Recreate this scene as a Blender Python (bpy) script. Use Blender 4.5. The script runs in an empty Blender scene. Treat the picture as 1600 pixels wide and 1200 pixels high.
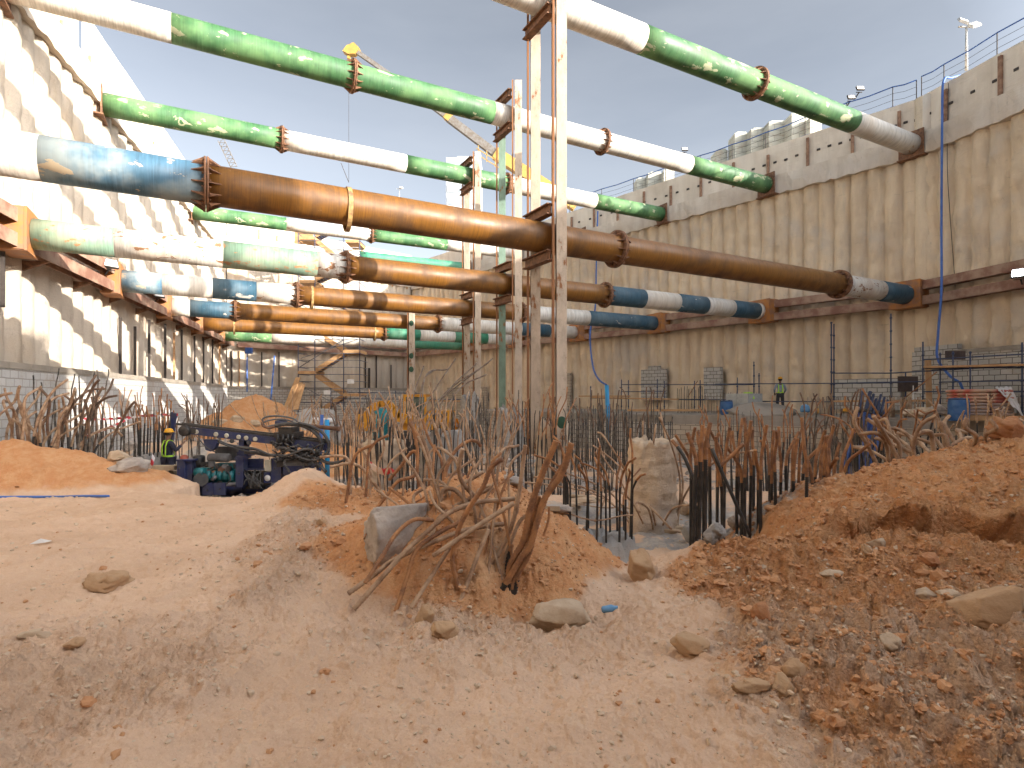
import bpy, bmesh, math, random
import numpy as np
from mathutils import Vector, Matrix, Quaternion
PI = math.pi
R = math.radians
EYE = 2.4            # camera height above the pit floor
F = 900.0            # focal length in pixels of the 1600 px wide photograph
HZ = 622.0           # horizon row
scene = bpy.context.scene
col = scene.collection
rnd = random.Random(7)

def P(x, y, Y):
    """a photograph pixel at a depth of Y metres -> a point of the place"""
    return Vector(((x - 800) / F * Y, Y, EYE + (HZ - y) / F * Y))

# ---------------------------------------------------------------- noise
def _h(ix, iy, seed):
    n = (ix.astype(np.int64) * 374761393 + iy.astype(np.int64) * 668265263 + seed * 1274126177) & 0xFFFFFFFF
    n = ((n ^ (n >> 13)) * 1274126177) & 0xFFFFFFFF
    n = n ^ (n >> 16)
    return n.astype(np.float64) / 4294967295.0

def pnoise(x, y, seed=0):
    x = np.asarray(x, float); y = np.asarray(y, float)
    ix = np.floor(x); iy = np.floor(y); fx = x - ix; fy = y - iy
    ix = ix.astype(np.int64); iy = iy.astype(np.int64)
    u = fx * fx * fx * (fx * (fx * 6 - 15) + 10); v = fy * fy * fy * (fy * (fy * 6 - 15) + 10)
    def g(dx, dy):
        a = _h(ix + dx, iy + dy, seed) * 2 * PI
        return np.cos(a) * (fx - dx) + np.sin(a) * (fy - dy)
    a = g(0, 0); b = g(1, 0); c = g(0, 1); d = g(1, 1)
    return (a + u * (b - a) + v * (c - a) + u * v * (a - b - c + d)) * 1.5

def fbm(x, y, oct=4, seed=0, gain=0.5):
    s = 0; a = 1.0; f = 1.0
    for o in range(oct):
        s = s + a * pnoise(x * f + 17.3 * o, y * f - 9.1 * o, seed + o); a *= gain; f *= 2.03
    return s

def sstep(a, b, x):
    t = np.clip((x - a) / (b - a), 0, 1); return t * t * (3 - 2 * t)

# ---------------------------------------------------------------- mesh builder
class MB:
    def __init__(s): s.v = []; s.f = []; s.m = []; s.mi = 0; s.sm = []; s.smooth = False
    def add(s, vs, fs):
        o = len(s.v); s.v.extend([tuple(v) for v in vs]); s.f.extend([tuple(i + o for i in f) for f in fs])
        s.m.extend([s.mi] * len(fs)); s.sm.extend([s.smooth] * len(fs)); return s
    def box(s, c, size, rot=None, taper=1.0):
        hx, hy, hz = size[0] / 2, size[1] / 2, size[2] / 2
        vs = []
        for z in (-1, 1):
            t = taper if z > 0 else 1
            for x, y in ((-1, -1), (1, -1), (1, 1), (-1, 1)):
                v = Vector((x * hx * t, y * hy * t, z * hz))
                if rot is not None: v = rot @ v
                vs.append(v + Vector(c))
        return s.add(vs, [(3, 2, 1, 0), (4, 5, 6, 7), (0, 1, 5, 4), (1, 2, 6, 5), (2, 3, 7, 6), (3, 0, 4, 7)])
    def beam(s, a, b, w, h, up=(0, 0, 1)):
        a = Vector(a); b = Vector(b); d = b - a; L = d.length
        if L < 1e-6: return s
        x = d / L; u = Vector(up)
        if abs(x.dot(u)) > .98: u = Vector((0, 1, 0))
        y = u.cross(x).normalized(); z = x.cross(y)
        m = Matrix((x, y, z)).transposed()
        return s.box((a + b) / 2, (L, w, h), m)
    def ring_tube(s, pts, radii, n=8, cap=True, matfn=None):
        """tube through pts, one radius per point"""
        pts = [Vector(p) for p in pts]; N = len(pts)
        if not hasattr(radii, '__len__'): radii = [radii] * N
        o = len(s.v); prev = None; vs = []
        for i, p in enumerate(pts):
            d = (pts[min(i + 1, N - 1)] - pts[max(i - 1, 0)])
            d = d.normalized() if d.length > 1e-9 else Vector((0, 0, 1))
            if prev is None:
                u = Vector((0, 0, 1)) if abs(d.z) < .9 else Vector((1, 0, 0))
                a = d.cross(u).normalized()
            else:
                a = (prev - d * prev.dot(d))
                a = a.normalized() if a.length > 1e-6 else d.orthogonal().normalized()
            prev = a; b = d.cross(a)
            for k in range(n):
                t = 2 * PI * k / n
                vs.append(p + (a * math.cos(t) + b * math.sin(t)) * radii[i])
        fs = []
        for i in range(N - 1):
            for k in range(n):
                k2 = (k + 1) % n
                fs.append((i * n + k, i * n + k2, (i + 1) * n + k2, (i + 1) * n + k))
        nf = len(fs)
        if cap: fs.append(tuple(range(n - 1, -1, -1))); fs.append(tuple(range((N - 1) * n, N * n)))
        sm = s.smooth; s.smooth = True; s.add(vs, fs); s.smooth = sm
        if matfn:
            base = len(s.m) - len(fs)
            for i in range(N - 1):
                mi = matfn(i / (N - 1))
                for k in range(n): s.m[base + i * n + k] = mi
            if cap: s.m[-1] = matfn(1.0)
        if cap: s.sm[-1] = False; s.sm[-2] = False
        return s
    def cyl(s, a, b, r, n=12, r2=None):
        return s.ring_tube([a, b], [r, r if r2 is None else r2], n)
    def lathe(s, prof, n=24, origin=(0, 0, 0), m=None):
        """profile of (radius, height) about z"""
        vs = []; o = Vector(origin)
        for (r, z) in prof:
            for k in range(n):
                t = 2 * PI * k / n; v = Vector((r * math.cos(t), r * math.sin(t), z))
                if m is not None: v = m @ v
                vs.append(v + o)
        fs = []
        for i in range(len(prof) - 1):
            for k in range(n):
                k2 = (k + 1) % n
                fs.append((i * n + k, i * n + k2, (i + 1) * n + k2, (i + 1) * n + k))
        fs.append(tuple(range(n - 1, -1, -1))); fs.append(tuple(range((len(prof) - 1) * n, len(prof) * n)))
        sm = s.smooth; s.smooth = True; s.add(vs, fs); s.smooth = sm; return s
    def prism(s, poly, a, b, m=None):
        """polygon in the local xz plane pushed from y=a to y=b"""
        n = len(poly); vs = [Vector((p[0], a, p[1])) for p in poly] + [Vector((p[0], b, p[1])) for p in poly]
        if m is not None: vs = [m @ v for v in vs]
        fs = [tuple(range(n)), tuple(range(2 * n - 1, n - 1, -1))]
        for i in range(n):
            j = (i + 1) % n; fs.append((i, i + n, j + n, j))
        return s.add(vs, fs)
    def move(s, d):
        d = Vector(d); s.v = [(v[0] + d.x, v[1] + d.y, v[2] + d.z) for v in s.v]; return s
    def obj(s, name, mats, parent=None, offset=None):
        me = bpy.data.meshes.new(name)
        v = s.v
        if offset is not None: v = [(a - offset[0], b - offset[1], c - offset[2]) for a, b, c in v]
        me.from_pydata(v, [], s.f); 
        if not isinstance(mats, (list, tuple)): mats = [mats]
        for m in mats: me.materials.append(m)
        if any(s.m): me.polygons.foreach_set('material_index', s.m)
        if any(s.sm): me.polygons.foreach_set('use_smooth', s.sm)
        me.update()
        o = bpy.data.objects.new(name, me); col.objects.link(o)
        if parent is not None: o.parent = parent
        return o

def tag(o, label=None, cat=None, group=None, kind=None):
    if label: o['label'] = label
    if cat: o['category'] = cat
    if group: o['group'] = group
    if kind: o['kind'] = kind
    return o

def thing(name, label, cat, loc=(0, 0, 0), rz=0, group=None):
    o = bpy.data.objects.new(name, None); col.objects.link(o); o.empty_display_size = .2
    o.location = loc; o.rotation_euler = (0, 0, rz)
    return tag(o, label, cat, group)

def np_mesh(name, verts, faces, mats, smooth=True, attrs=None):
    me = bpy.data.meshes.new(name)
    nv = len(verts); nf = len(faces)
    me.vertices.add(nv); me.vertices.foreach_set('co', np.asarray(verts, np.float32).ravel())
    fl = np.asarray(faces, np.int32); k = fl.shape[1]
    me.loops.add(nf * k); me.loops.foreach_set('vertex_index', fl.ravel())
    me.polygons.add(nf); me.polygons.foreach_set('loop_start', np.arange(0, nf * k, k, dtype=np.int32))
    me.polygons.foreach_set('use_smooth', np.full(nf, smooth))
    me.update(calc_edges=True)
    for m in (mats if isinstance(mats, (list, tuple)) else [mats]): me.materials.append(m)
    for n, a in (attrs or {}).items():
        at = me.attributes.new(n, 'FLOAT', 'POINT'); at.data.foreach_set('value', np.asarray(a, np.float32).ravel())
    o = bpy.data.objects.new(name, me); col.objects.link(o); return o

def grid_faces(nr, nc):
    i = np.arange(nr - 1)[:, None] * nc + np.arange(nc - 1)[None, :]
    i = i.ravel(); return np.stack([i, i + 1, i + nc + 1, i + nc], 1)

# ---------------------------------------------------------------- materials
def lin(c):
    return tuple(((v / 255) / 12.92 if v / 255 <= .04045 else ((v / 255 + .055) / 1.055) ** 2.4) for v in c) + (1,)

class NT:
    def __init__(s, name):
        s.mat = bpy.data.materials.new(name); s.mat.use_nodes = True
        s.t = s.mat.node_tree; s.n = s.t.nodes; s.b = s.n['Principled BSDF']
        s.tc = s.n.new('ShaderNodeTexCoord'); s.co = s.tc.outputs['Object']
    def link(s, a, b): s.t.links.new(a, b)
    def mapping(s, scale=(1, 1, 1), src=None, loc=(0, 0, 0)):
        m = s.n.new('ShaderNodeMapping'); m.inputs['Scale'].default_value = scale; m.inputs['Location'].default_value = loc
        s.link(src or s.co, m.inputs[0]); return m.outputs[0]
    def noise(s, scale, vec=None, detail=6, rough=.6, dist=0):
        n = s.n.new('ShaderNodeTexNoise'); n.inputs['Scale'].default_value = scale; n.inputs['Detail'].default_value = detail
        n.inputs['Roughness'].default_value = rough; n.inputs['Distortion'].default_value = dist
        s.link(vec or s.co, n.inputs['Vector']); return n.outputs['Fac']
    def vor(s, scale, vec=None, feature='F1'):
        n = s.n.new('ShaderNodeTexVoronoi'); n.inputs['Scale'].default_value = scale; n.feature = feature
        s.link(vec or s.co, n.inputs['Vector']); return n.outputs['Distance']
    def ramp(s, fac, a, b, ca=0.0, cb=1.0):
        m = s.n.new('ShaderNodeMapRange'); m.interpolation_type = 'SMOOTHSTEP'
        m.inputs['From Min'].default_value = a; m.inputs['From Max'].default_value = b
        m.inputs['To Min'].default_value = ca; m.inputs['To Max'].default_value = cb
        s.link(fac, m.inputs['Value']); return m.outputs[0]
    def mix(s, fac, a, b, mode='MIX'):
        m = s.n.new('ShaderNodeMix'); m.data_type = 'RGBA'; m.blend_type = mode
        for v, i in ((fac, 0), (a, 6), (b, 7)):
            if hasattr(v, 'is_output'): s.link(v, m.inputs[i])
            else: m.inputs[i].default_value = v
        return m.outputs[2]
    def math(s, op, a, b=0.0):
        m = s.n.new('ShaderNodeMath'); m.operation = op
        for v, i in ((a, 0), (b, 1)):
            if hasattr(v, 'is_output'): s.link(v, m.inputs[i])
            else: m.inputs[i].default_value = v
        return m.outputs[0]
    def attr(s, name):
        a = s.n.new('ShaderNodeAttribute'); a.attribute_name = name; return a.outputs['Fac']
    def bump(s, h, strength=.5, dist=.02, prev=None):
        b = s.n.new('ShaderNodeBump'); b.inputs['Strength'].default_value = strength; b.inputs['Distance'].default_value = dist
        s.link(h, b.inputs['Height'])
        if prev is not None: s.link(prev, b.inputs['Normal'])
        return b.outputs[0]
    def done(s, color, rough=.8, normal=None, metal=0, spec=None):
        for v, k in ((color, 'Base Color'), (rough, 'Roughness'), (metal, 'Metallic')):
            if hasattr(v, 'is_output'): s.link(v, s.b.inputs[k])
            else: s.b.inputs[k].default_value = v
        if normal is not None: s.link(normal, s.b.inputs['Normal'])
        if spec is not None: s.b.inputs['Specular IOR Level'].default_value = spec
        return s.mat

def simple(name, c, rough=.7, c2=None, scale=6, bump=.0, metal=0, detail=5, bs=None, dist=.01):
    t = NT(name); c2 = c2 or tuple(v * .7 for v in c)
    n = t.noise(scale, detail=detail)
    f = t.ramp(n, .35, .65)
    k = t.mix(f, (*c[:3], 1), (*c2[:3], 1))
    nb = None
    if bump: nb = t.bump(t.noise(bs or scale * 6, detail=4), bump, dist)
    return t.done(k, rough, nb, metal)

def pipe_mat(name, c, chip, cthr=.66, cs=3.0, dust=(.45, .33, .22), dustamt=.35, rough=.56, streak=.8):
    """paint on a pipe whose axis is local X: rings of drips, chips and grime"""
    t = NT(name)
    st = t.noise(1.0, t.mapping((14, 1.6, 1.6)), 5, .7)
    st2 = t.noise(1.0, t.mapping((45, 1.2, 1.2)), 3, .6)
    k = t.mix(t.ramp(st, .4, .66), (*c, 1), tuple(v * (1 - .38 * streak) for v in c) + (1,))
    k = t.mix(t.math('MULTIPLY', t.ramp(st2, .5, .72), .55 * streak), k, tuple(min(1, v * 1.25 + .04) for v in c) + (1,))
    big = t.noise(.9, None, 4, .6)
    k = t.mix(t.math('MULTIPLY', t.ramp(big, .42, .68), dustamt), k, (*dust, 1))
    ch = t.noise(cs, t.mapping((.55, 1, 1)), 9, .62, .4)
    m = t.ramp(ch, cthr, cthr + .02)
    k = t.mix(m, k, (*chip, 1))
    fine = t.noise(cs * 7, t.mapping((.6, 1, 1)), 6, .7)
    m2 = t.math('MULTIPLY', t.ramp(fine, .66, .69), .7)
    k = t.mix(m2, k, tuple(v * .8 for v in chip) + (1,))
    rg = t.ramp(big, .3, .7, rough - .07, rough + .22)
    nb = t.bump(st2, .12, .01)
    nb = t.bump(m, .3, .006, nb)
    return t.done(k, rg, nb)

RUSTC = (.20, .085, .035)
M = {}
M['brown'] = None
def rust_pipe():
    t = NT('rust_brown_pipe')
    a = t.noise(1.0, t.mapping((55, .9, .9)), 4, .75)
    b = t.noise(1.3, t.mapping((1.2, 1, 1)), 7, .65)
    k = t.mix(t.ramp(a, .35, .68), (.235, .100, .014, 1), (.140, .060, .012, 1))
    k = t.mix(t.math('MULTIPLY', t.ramp(b, .45, .7), .75), k, (.080, .040, .018, 1))
    s = t.noise(5, None, 10, .75)
    k = t.mix(t.math('MULTIPLY', t.ramp(s, .63, .68), .6), k, (.42, .27, .15, 1))
    nb = t.bump(a, .18, .012)
    return t.done(k, t.ramp(b, .3, .7, .38, .62), nb)
M['brown'] = rust_pipe()
M['white'] = pipe_mat('white_pipe_paint', (.66, .63, .57), (.34, .19, .10), .69, 2.2, (.52, .42, .31), .5)
M['whitechip'] = pipe_mat('flaking_white_paint', (.64, .61, .55), (.24, .12, .06), .585, 4.6, (.45, .32, .22), .5)
M['green'] = pipe_mat('bright_green_paint', (.042, .130, .046), (.36, .38, .24), .60, 3.0, (.20, .36, .14), .45)
M['palegreen'] = pipe_mat('pale_green_paint', (.18, .29, .21), (.40, .20, .09), .60, 4.5, (.45, .45, .30), .45)
M['teal'] = pipe_mat('teal_green_paint', (.035, .22, .13), (.35, .28, .2), .68, 2.4, (.25, .3, .2), .3)
M['paleblue'] = pipe_mat('weathered_blue_paint', (.06, .145, .22), (.48, .40, .28), .60, 3.2, (.36, .40, .38), .7)
M['blue'] = pipe_mat('dark_blue_paint', (.028, .085, .13), (.50, .46, .40), .645, 2.4, (.2, .25, .27), .35)
M['flange'] = simple('rusty_flange_steel', (.24, .115, .055), .75, (.11, .052, .028), 9, .3)
M['plate'] = simple('orange_rust_plate', (.42, .165, .035), .7, (.27, .135, .075), 3, .3, bs=25)
M['waler'] = simple('red_brown_waler_steel', (.21, .10, .065), .75, (.36, .24, .17), 1.6, .3, detail=9, bs=20)
M['strap'] = simple('yellowed_strap_steel', (.42, .28, .10), .7, (.20, .10, .05), 8, .2)
def post_mat(name, c, thr=.6):
    t = NT(name)
    n = t.noise(1.0, t.mapping((3, 3, 1.2)), 9, .7)
    f = t.noise(22, None, 5, .7)
    k = t.mix(t.ramp(n, .4, .62), (*c, 1), tuple(v * .72 for v in c) + (1,))
    k = t.mix(t.ramp(n, thr, thr + .03), k, (.25, .11, .045, 1))
    k = t.mix(t.math('MULTIPLY', t.ramp(f, .62, .66), .7), k, (.15, .09, .06, 1))
    return t.done(k, .85, t.bump(n, .5, .02))
M['postface'] = post_mat('mud_caked_post_steel', (.54, .44, .34), .58)
M['postrust'] = post_mat('rusty_post_flange', (.24, .115, .055), .40)
M['postgreen'] = post_mat('faded_green_post_steel', (.22, .33, .26), .58)

def wall_mat(name, c1, c2, c3, bump=.6, stain=.28):
    t = NT(name)
    a = t.noise(1.0, t.mapping((1.4, 1.4, .35)), 8, .62)
    b = t.noise(.35, None, 4, .6)
    d = t.noise(1.0, t.mapping((7, 7, 2.2)), 8, .7)
    k = t.mix(t.ramp(a, .38, .64), (*c1, 1), (*c2, 1))
    k = t.mix(t.math('MULTIPLY', t.ramp(b, .48, .68), .7), k, (*c3, 1))
    k = t.mix(t.math('MULTIPLY', t.ramp(d, .60, .72), .45), k, tuple(v * .55 for v in c2) + (1,))
    wv = t.noise(1.0, t.mapping((2.2, 2.2, .12)), 5, .6); k = t.mix(t.math('MULTIPLY', t.ramp(wv, .55, .72), stain), k, tuple(v * .66 for v in c3) + (1,))
    cr = t.noise(1.0, t.mapping((1.1, 1.1, 9)), 7, .7); k = t.mix(t.math('MULTIPLY', t.ramp(cr, .62, .70), .35), k, tuple(v * .5 for v in c2) + (1,))
    e = t.noise(9, t.mapping((1, 1, .8)), 9, .75)
    nb = t.bump(e, bump, .06)
    nb = t.bump(t.noise(1.0, t.mapping((2.5, 2.5, 14)), 4, .6), .35, .05, nb)
    return t.done(k, .95, nb, spec=.2)
M['wallR'] = wall_mat('tan_pile_concrete', (.74, .60, .43), (.64, .51, .365), (.56, .50, .43), .8)
M['wallL'] = wall_mat('pale_pile_concrete', (.56, .485, .395), (.48, .415, .34), (.50, .39, .28), .7)
M['cap'] = wall_mat('pale_cap_concrete', (.66, .59, .50), (.58, .50, .41), (.52, .43, .33), .25)
M['parapet'] = wall_mat('parapet_concrete', (.68, .61, .52), (.60, .52, .43), (.50, .42, .33), .15)
M['slab'] = wall_mat('slab_concrete', (.34, .30, .25), (.26, .23, .19), (.38, .33, .27), .4)
M['greyconc'] = wall_mat('grey_concrete', (.36, .34, .31), (.28, .265, .245), (.42, .38, .33), .6)
M['tanconc'] = wall_mat('tan_pile_stub_concrete', (.66, .52, .37), (.56, .43, .31), (.44, .42, .40), .9)
M['rebardim'] = simple('dim_rust_rebar', (.22, .13, .08), .85, (.10, .065, .045), 8, .4)
M['black'] = simple('black_coated_steel', (.017, .016, .015), .55, (.045, .038, .032), 12)
M['blackdust'] = simple('dusty_black_steel', (.03, .027, .024), .7, (.17, .135, .10), 9)
M['rebar'] = simple('rusty_rebar_steel', (.42, .20, .08), .8, (.20, .095, .05), 9, .5, bs=90, detail=8)
M['rebartan'] = simple('mud_dusted_rebar_steel', (.48, .33, .21), .85, (.26, .15, .085), 8, .5, bs=90, detail=8)
M['rebargrey'] = simple('grey_dusted_rebar', (.30, .26, .22), .85, (.20, .13, .09), 10, .3)
M['darkgap'] = simple('dark_steel', (.05, .04, .035), .8)
M['wood'] = simple('raw_timber', (.50, .30, .14), .8, (.40, .22, .10), 4, .2)
M['woodpale'] = simple('pale_dusty_timber', (.45, .34, .22), .85, (.33, .24, .15), 5, .2)
M['scaff'] = simple('blue_scaffold_paint', (.03, .045, .10), .5, (.06, .07, .11), 6)
M['scaffgrey'] = simple('galvanised_tube', (.25, .25, .25), .5, (.12, .12, .14), 6, metal=.3)
# ================================================================ terrain
def pxX(px, Y): return (px - 800) / F * Y
def smin(a, b, k=.15):
    h = np.clip(.5 + .5 * (b - a) / k, 0, 1); return b + (a - b) * h - k * h * (1 - h)

def H(X, Y):
    """ground height relative to the eye, and how red / how grey / how rough the soil is there"""
    X = np.asarray(X, float); Y = np.asarray(Y, float)
    wx = X + .25 * fbm(X * .6, Y * .6, 3, 11); wy = Y + .25 * fbm(X * .6, Y * .6, 3, 23)
    base = -1.40 - .038 * (Y - 2)
    edge = 10.2 + .6 * np.sin(X * .5)
    base = base + (-2.42 - base) * sstep(0, 2.6, Y - edge)
    h = base + .05 * fbm(X * .5, Y * .5, 3, 3)
    red = np.zeros_like(h); grey = np.zeros_like(h); rough = np.full_like(h, .25)
    # right-centre basin with pile cages and crushed concrete
    bas = np.exp(-(((wx - 2.0) / 2.3) ** 2 + ((wy - 8.4) / 2.5) ** 2) ** 1.6)
    h = h + bas * (-1.95 - h) 
    grey = np.maximum(grey, bas * sstep(-.35, .1, fbm(X * .9, Y * .9, 4, 31)) * .9)
    # little basin round the first cage
    b2 = np.exp(-(((wx - .98) / .78) ** 2 + ((wy - 6.1) / 1.05) ** 2) ** 2)
    h = h + b2 * (-1.78 - h); 
    # centre red cone
    d = np.sqrt(((wx + .27) / np.where(wx > -.27, .69, 1.0)) ** 2 + ((wy - 5.0) / np.where(wy < 5, .80, .95)) ** 2)
    cone = np.where(d < 3, -.69 - .66 * np.maximum(d - .25, 0) ** 1.0, -9)
    new = np.maximum(h, -smin(-h, -cone, .12)); w = sstep(-.02, .15, new - h)
    h = new; red = np.maximum(red, w * .75); rough = np.maximum(rough, w * .42)
    # broad low red heap behind-left of it
    g = np.exp(-(((wx + 1.9) / 1.35) ** 2 + ((wy - 8.3) / 1.3) ** 2) ** 1.2) 
    h = h + .22 * g; red = np.maximum(red, sstep(.15, .6, g)); rough = np.maximum(rough, g * .8)
    g = np.exp(-(((wx + 3.45) / .75) ** 2 + ((wy - 9.6) / .9) ** 2)); h = h + .50 * g
    g = np.exp(-(((wx + 2.0) / .8) ** 2 + ((wy - 5.6) / 1.3) ** 2)); h = h + .16 * g; rough = np.maximum(rough, g * .7); red = np.maximum(red, g * .35)
    # left mound
    d = np.sqrt(((wx + 9.6) / 3.4) ** 2 + ((wy - 11.2) / 1.5) ** 2)
    g = np.clip(1 - d, 0, 1) ** .8; h = np.where(g > 0, np.maximum(h, -1.78 + .98 * g), h); red = np.maximum(red, sstep(.03, .3, g) * .8); rough = np.maximum(rough, sstep(0, .3, g) * .4)
    # pit beyond the rig
    d = np.sqrt(((wx + 12.1) / 3.3) ** 2 + ((wy - 27) / 3.0) ** 2)
    d = np.sqrt(d * d + .02) + .10 * fbm(X * .9, Y * .9, 4, 401); g = np.clip(1.05 - d, 0, 1); h = np.maximum(h, -2.42 + 2.8 * g ** .9); red = np.maximum(red, sstep(0, .2, g)); rough = np.maximum(rough, sstep(0, .2, g) * .8)
    d = np.sqrt(((wx + 8.2) / 2.4) ** 2 + ((wy - 22.5) / 2.0) ** 2)
    g = np.clip(1 - d, 0, 1); h = np.maximum(h, -2.42 + 1.25 * g); red = np.maximum(red, sstep(0, .2, g) * .8)
    d = np.sqrt(((wx + 11.5) / 4.5) ** 2 + ((wy - 21.5) / 2.6) ** 2)
    g = np.clip(1 - d, 0, 1); h = np.maximum(h, -2.42 + .75 * np.minimum(g * 2, 1)); rough = np.maximum(rough, g * 1.3)
    d = np.sqrt(((wx + 5.2) / 2.2) ** 2 + ((wy - 18.5) / 1.6) ** 2)
    g = np.clip(1 - d, 0, 1); h = np.maximum(h, -2.42 + .95 * g); red = np.maximum(red, sstep(0, .2, g))
    # grey trampled floor
    far = sstep(11, 14, Y)
    grey = np.maximum(grey, far * sstep(-.05, .35, fbm(X * .35 + 5, Y * .35, 4, 41)) * .8 * (1 - red))
    # right foreground: rises to the right
    rr = sstep(.7, 3.5, X) * (1 - sstep(4.6, 6.0, Y))
    h = h + rr * .10 + .055 * np.clip(X - .8, 0, 4) * (1 - sstep(4.2, 5.6, Y))
    # ridge where the right foreground meets the basin
    g = np.exp(-((wy - (5.25 - .18 * (X - 1.2))) / .38) ** 2) * sstep(.75, 1.5, X) * (1 - sstep(3.2, 4.2, X))
    h = h + .20 * g
    # red right heap: spine, and a cut bank in front of it
    top = np.interp(X + .10 * fbm(X * 2, Y * 2, 3, 6), [2.3, 2.8, 3.08, 3.5, 4.2, 4.9, 5.6, 8], [-1.80, -1.46, -1.28, -1.05, -.82, -.66, -.5, -.3])
    prof = np.where(Y < 6.3, sstep(4.55, 6.3, Y), 1 - sstep(6.7, 8.2, Y))
    inx = sstep(2.5, 3.0, X + .12 * fbm(X * 2, Y * 2, 3, 5))
    by = 5.02 + .14 * np.sin(X * 2.3) + .10 * fbm(X * 1.5, Y * .2, 3, 77)
    bank = sstep(0, .10, Y - by) * sstep(2.5, 2.9, X) * (1 - sstep(6.5, 8.0, Y))
    hill = h + (top - h) * prof * inx
    hill = np.where((Y > 4.2) & (Y < 6.4), np.maximum(hill, hill + 0.0), hill)
    hill = hill + bank * .28 * (1 - sstep(5.3, 6.2, Y))
    w = np.clip(inx * sstep(4.5, 5.2, Y) * (1 - sstep(7.6, 8.6, Y)), 0, 1)
    h = np.maximum(hill, h); red = np.maximum(red, w); rough = np.maximum(rough, w * .75)
    rf = sstep(.55, 1.5, X + .35 * fbm(X * .8, Y * .8, 4, 9) - .18 * (Y - 2.2)) * (1 - sstep(5.2, 6.2, Y))
    red = np.maximum(red, rf * (.35 + .45 * sstep(-.1, .5, fbm(X * .9 + 3, Y * .9, 4, 55)) + .3 * sstep(3.2, 4.4, Y)))
    rough = np.maximum(rough, rf * 1.0)
    cr = np.exp(-(((X + .25) / 1.5) ** 2 + ((Y - 3.7) / .9) ** 2)); rough = np.maximum(rough, cr * .7); red = np.maximum(red, cr * .25)
    # churned strip in the left foreground, vehicle ruts
    lf = sstep(-.9, -1.9, X + .3 * fbm(X, Y, 3, 19)) * (1 - sstep(3.2, 4.6, Y)); rough = np.maximum(rough, lf * .6)
    h = h + .025 * lf * np.sin(Y * 9 + 2 * fbm(X, Y, 3, 71)) 
    band = np.exp(-((X + 2.05 + .22 * (Y - 5) + .3 * fbm(X * .8, Y * .8, 3, 61)) / .45) ** 2) * sstep(3.2, 4, Y) * (1 - sstep(8, 9.5, Y)); rough = np.maximum(rough, band * .8); h = h + band * .05
    # hollow where the tangled bars come out
    g = np.exp(-(((X - .02) / .16) ** 2 + ((Y - 4.1) / .2) ** 2)); h = h - .12 * g
    g = np.exp(-(((X - .35) / .45) ** 2 + ((Y - 3.95) / .25) ** 2)); h = h - .10 * g
    g = np.exp(-(((X - 2.15) / .3) ** 2 + ((Y - 4.35) / .22) ** 2)); h = h - .14 * g
    return h, np.clip(red, 0, 1), np.clip(grey, 0, 1), np.clip(rough, 0, 1.2)

def micro(X, Y, rough, Rr):
    fade = np.clip(1.2 - Rr / 40, .25, 1)
    n1 = fbm(X * 1.7, Y * 1.7, 4, 101); n2 = fbm(X * 6.5, Y * 6.5, 5, 131, .62); n3 = fbm(X * 24, Y * 24, 3, 151, .6)
    clod = np.maximum(0, n2 - .05) ** .7
    rdg = 1 - np.abs(fbm(X * 3.3, Y * 3.3, 4, 171)) * 2
    n4 = fbm(X * 13, Y * 13, 4, 231, .6)
    d = .035 * n1 + rough * (.060 * clod + .026 * n2 + .009 * n3 + .034 * n1 + .012 * rdg + .018 * np.abs(n4))
    d = d + .0035 * n3 + .007 * fbm(X * 4.2, Y * 9, 4, 191)
    tr = np.abs(((X + 1.15 + .18 * (Y - 3) + .12 * np.sin(Y * .9)) % 1.55) - .775); trk = (1 - sstep(.10, .16, tr)) * sstep(-2.6, -2.2, X) * (1 - sstep(-.6, -.2, X - .05 * (Y - 2))) * (1 - sstep(8, 10, Y)) * np.clip(1 - rough * 1.1, 0, 1) * sstep(-.25, .15, fbm(X * .7, Y * .7, 3, 261))
    d = d - trk * (.016 + .007 * np.sin((Y + np.abs(tr) * 1.2) * 62))
    # boot prints and shallow scuffs
    d = d - .014 * sstep(.25, .5, fbm(X * 2.6 + 9, Y * 2.6, 2, 211)) * (1 - np.clip(rough, 0, 1))
    return d * fade

def ground_z(x, y):
    a = np.array([x], float); b = np.array([y], float)
    h, _, _, rg = H(a, b)
    return float(h[0] + micro(a, b, rg, np.hypot(a, b))[0]) + EYE

def hit(px, py, y0=1.9, y1=45):
    """where the sight line through a photograph pixel first meets the ground"""
    Y = np.geomspace(y0, y1, 1600); X = (px - 800) / F * Y; h, _, _, rg = H(X, Y); g = h + micro(X, Y, rg, np.hypot(X, Y)); i = np.argmax((HZ - py) / F * Y < g)
    return float(Y[i]) if i > 0 else None

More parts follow.
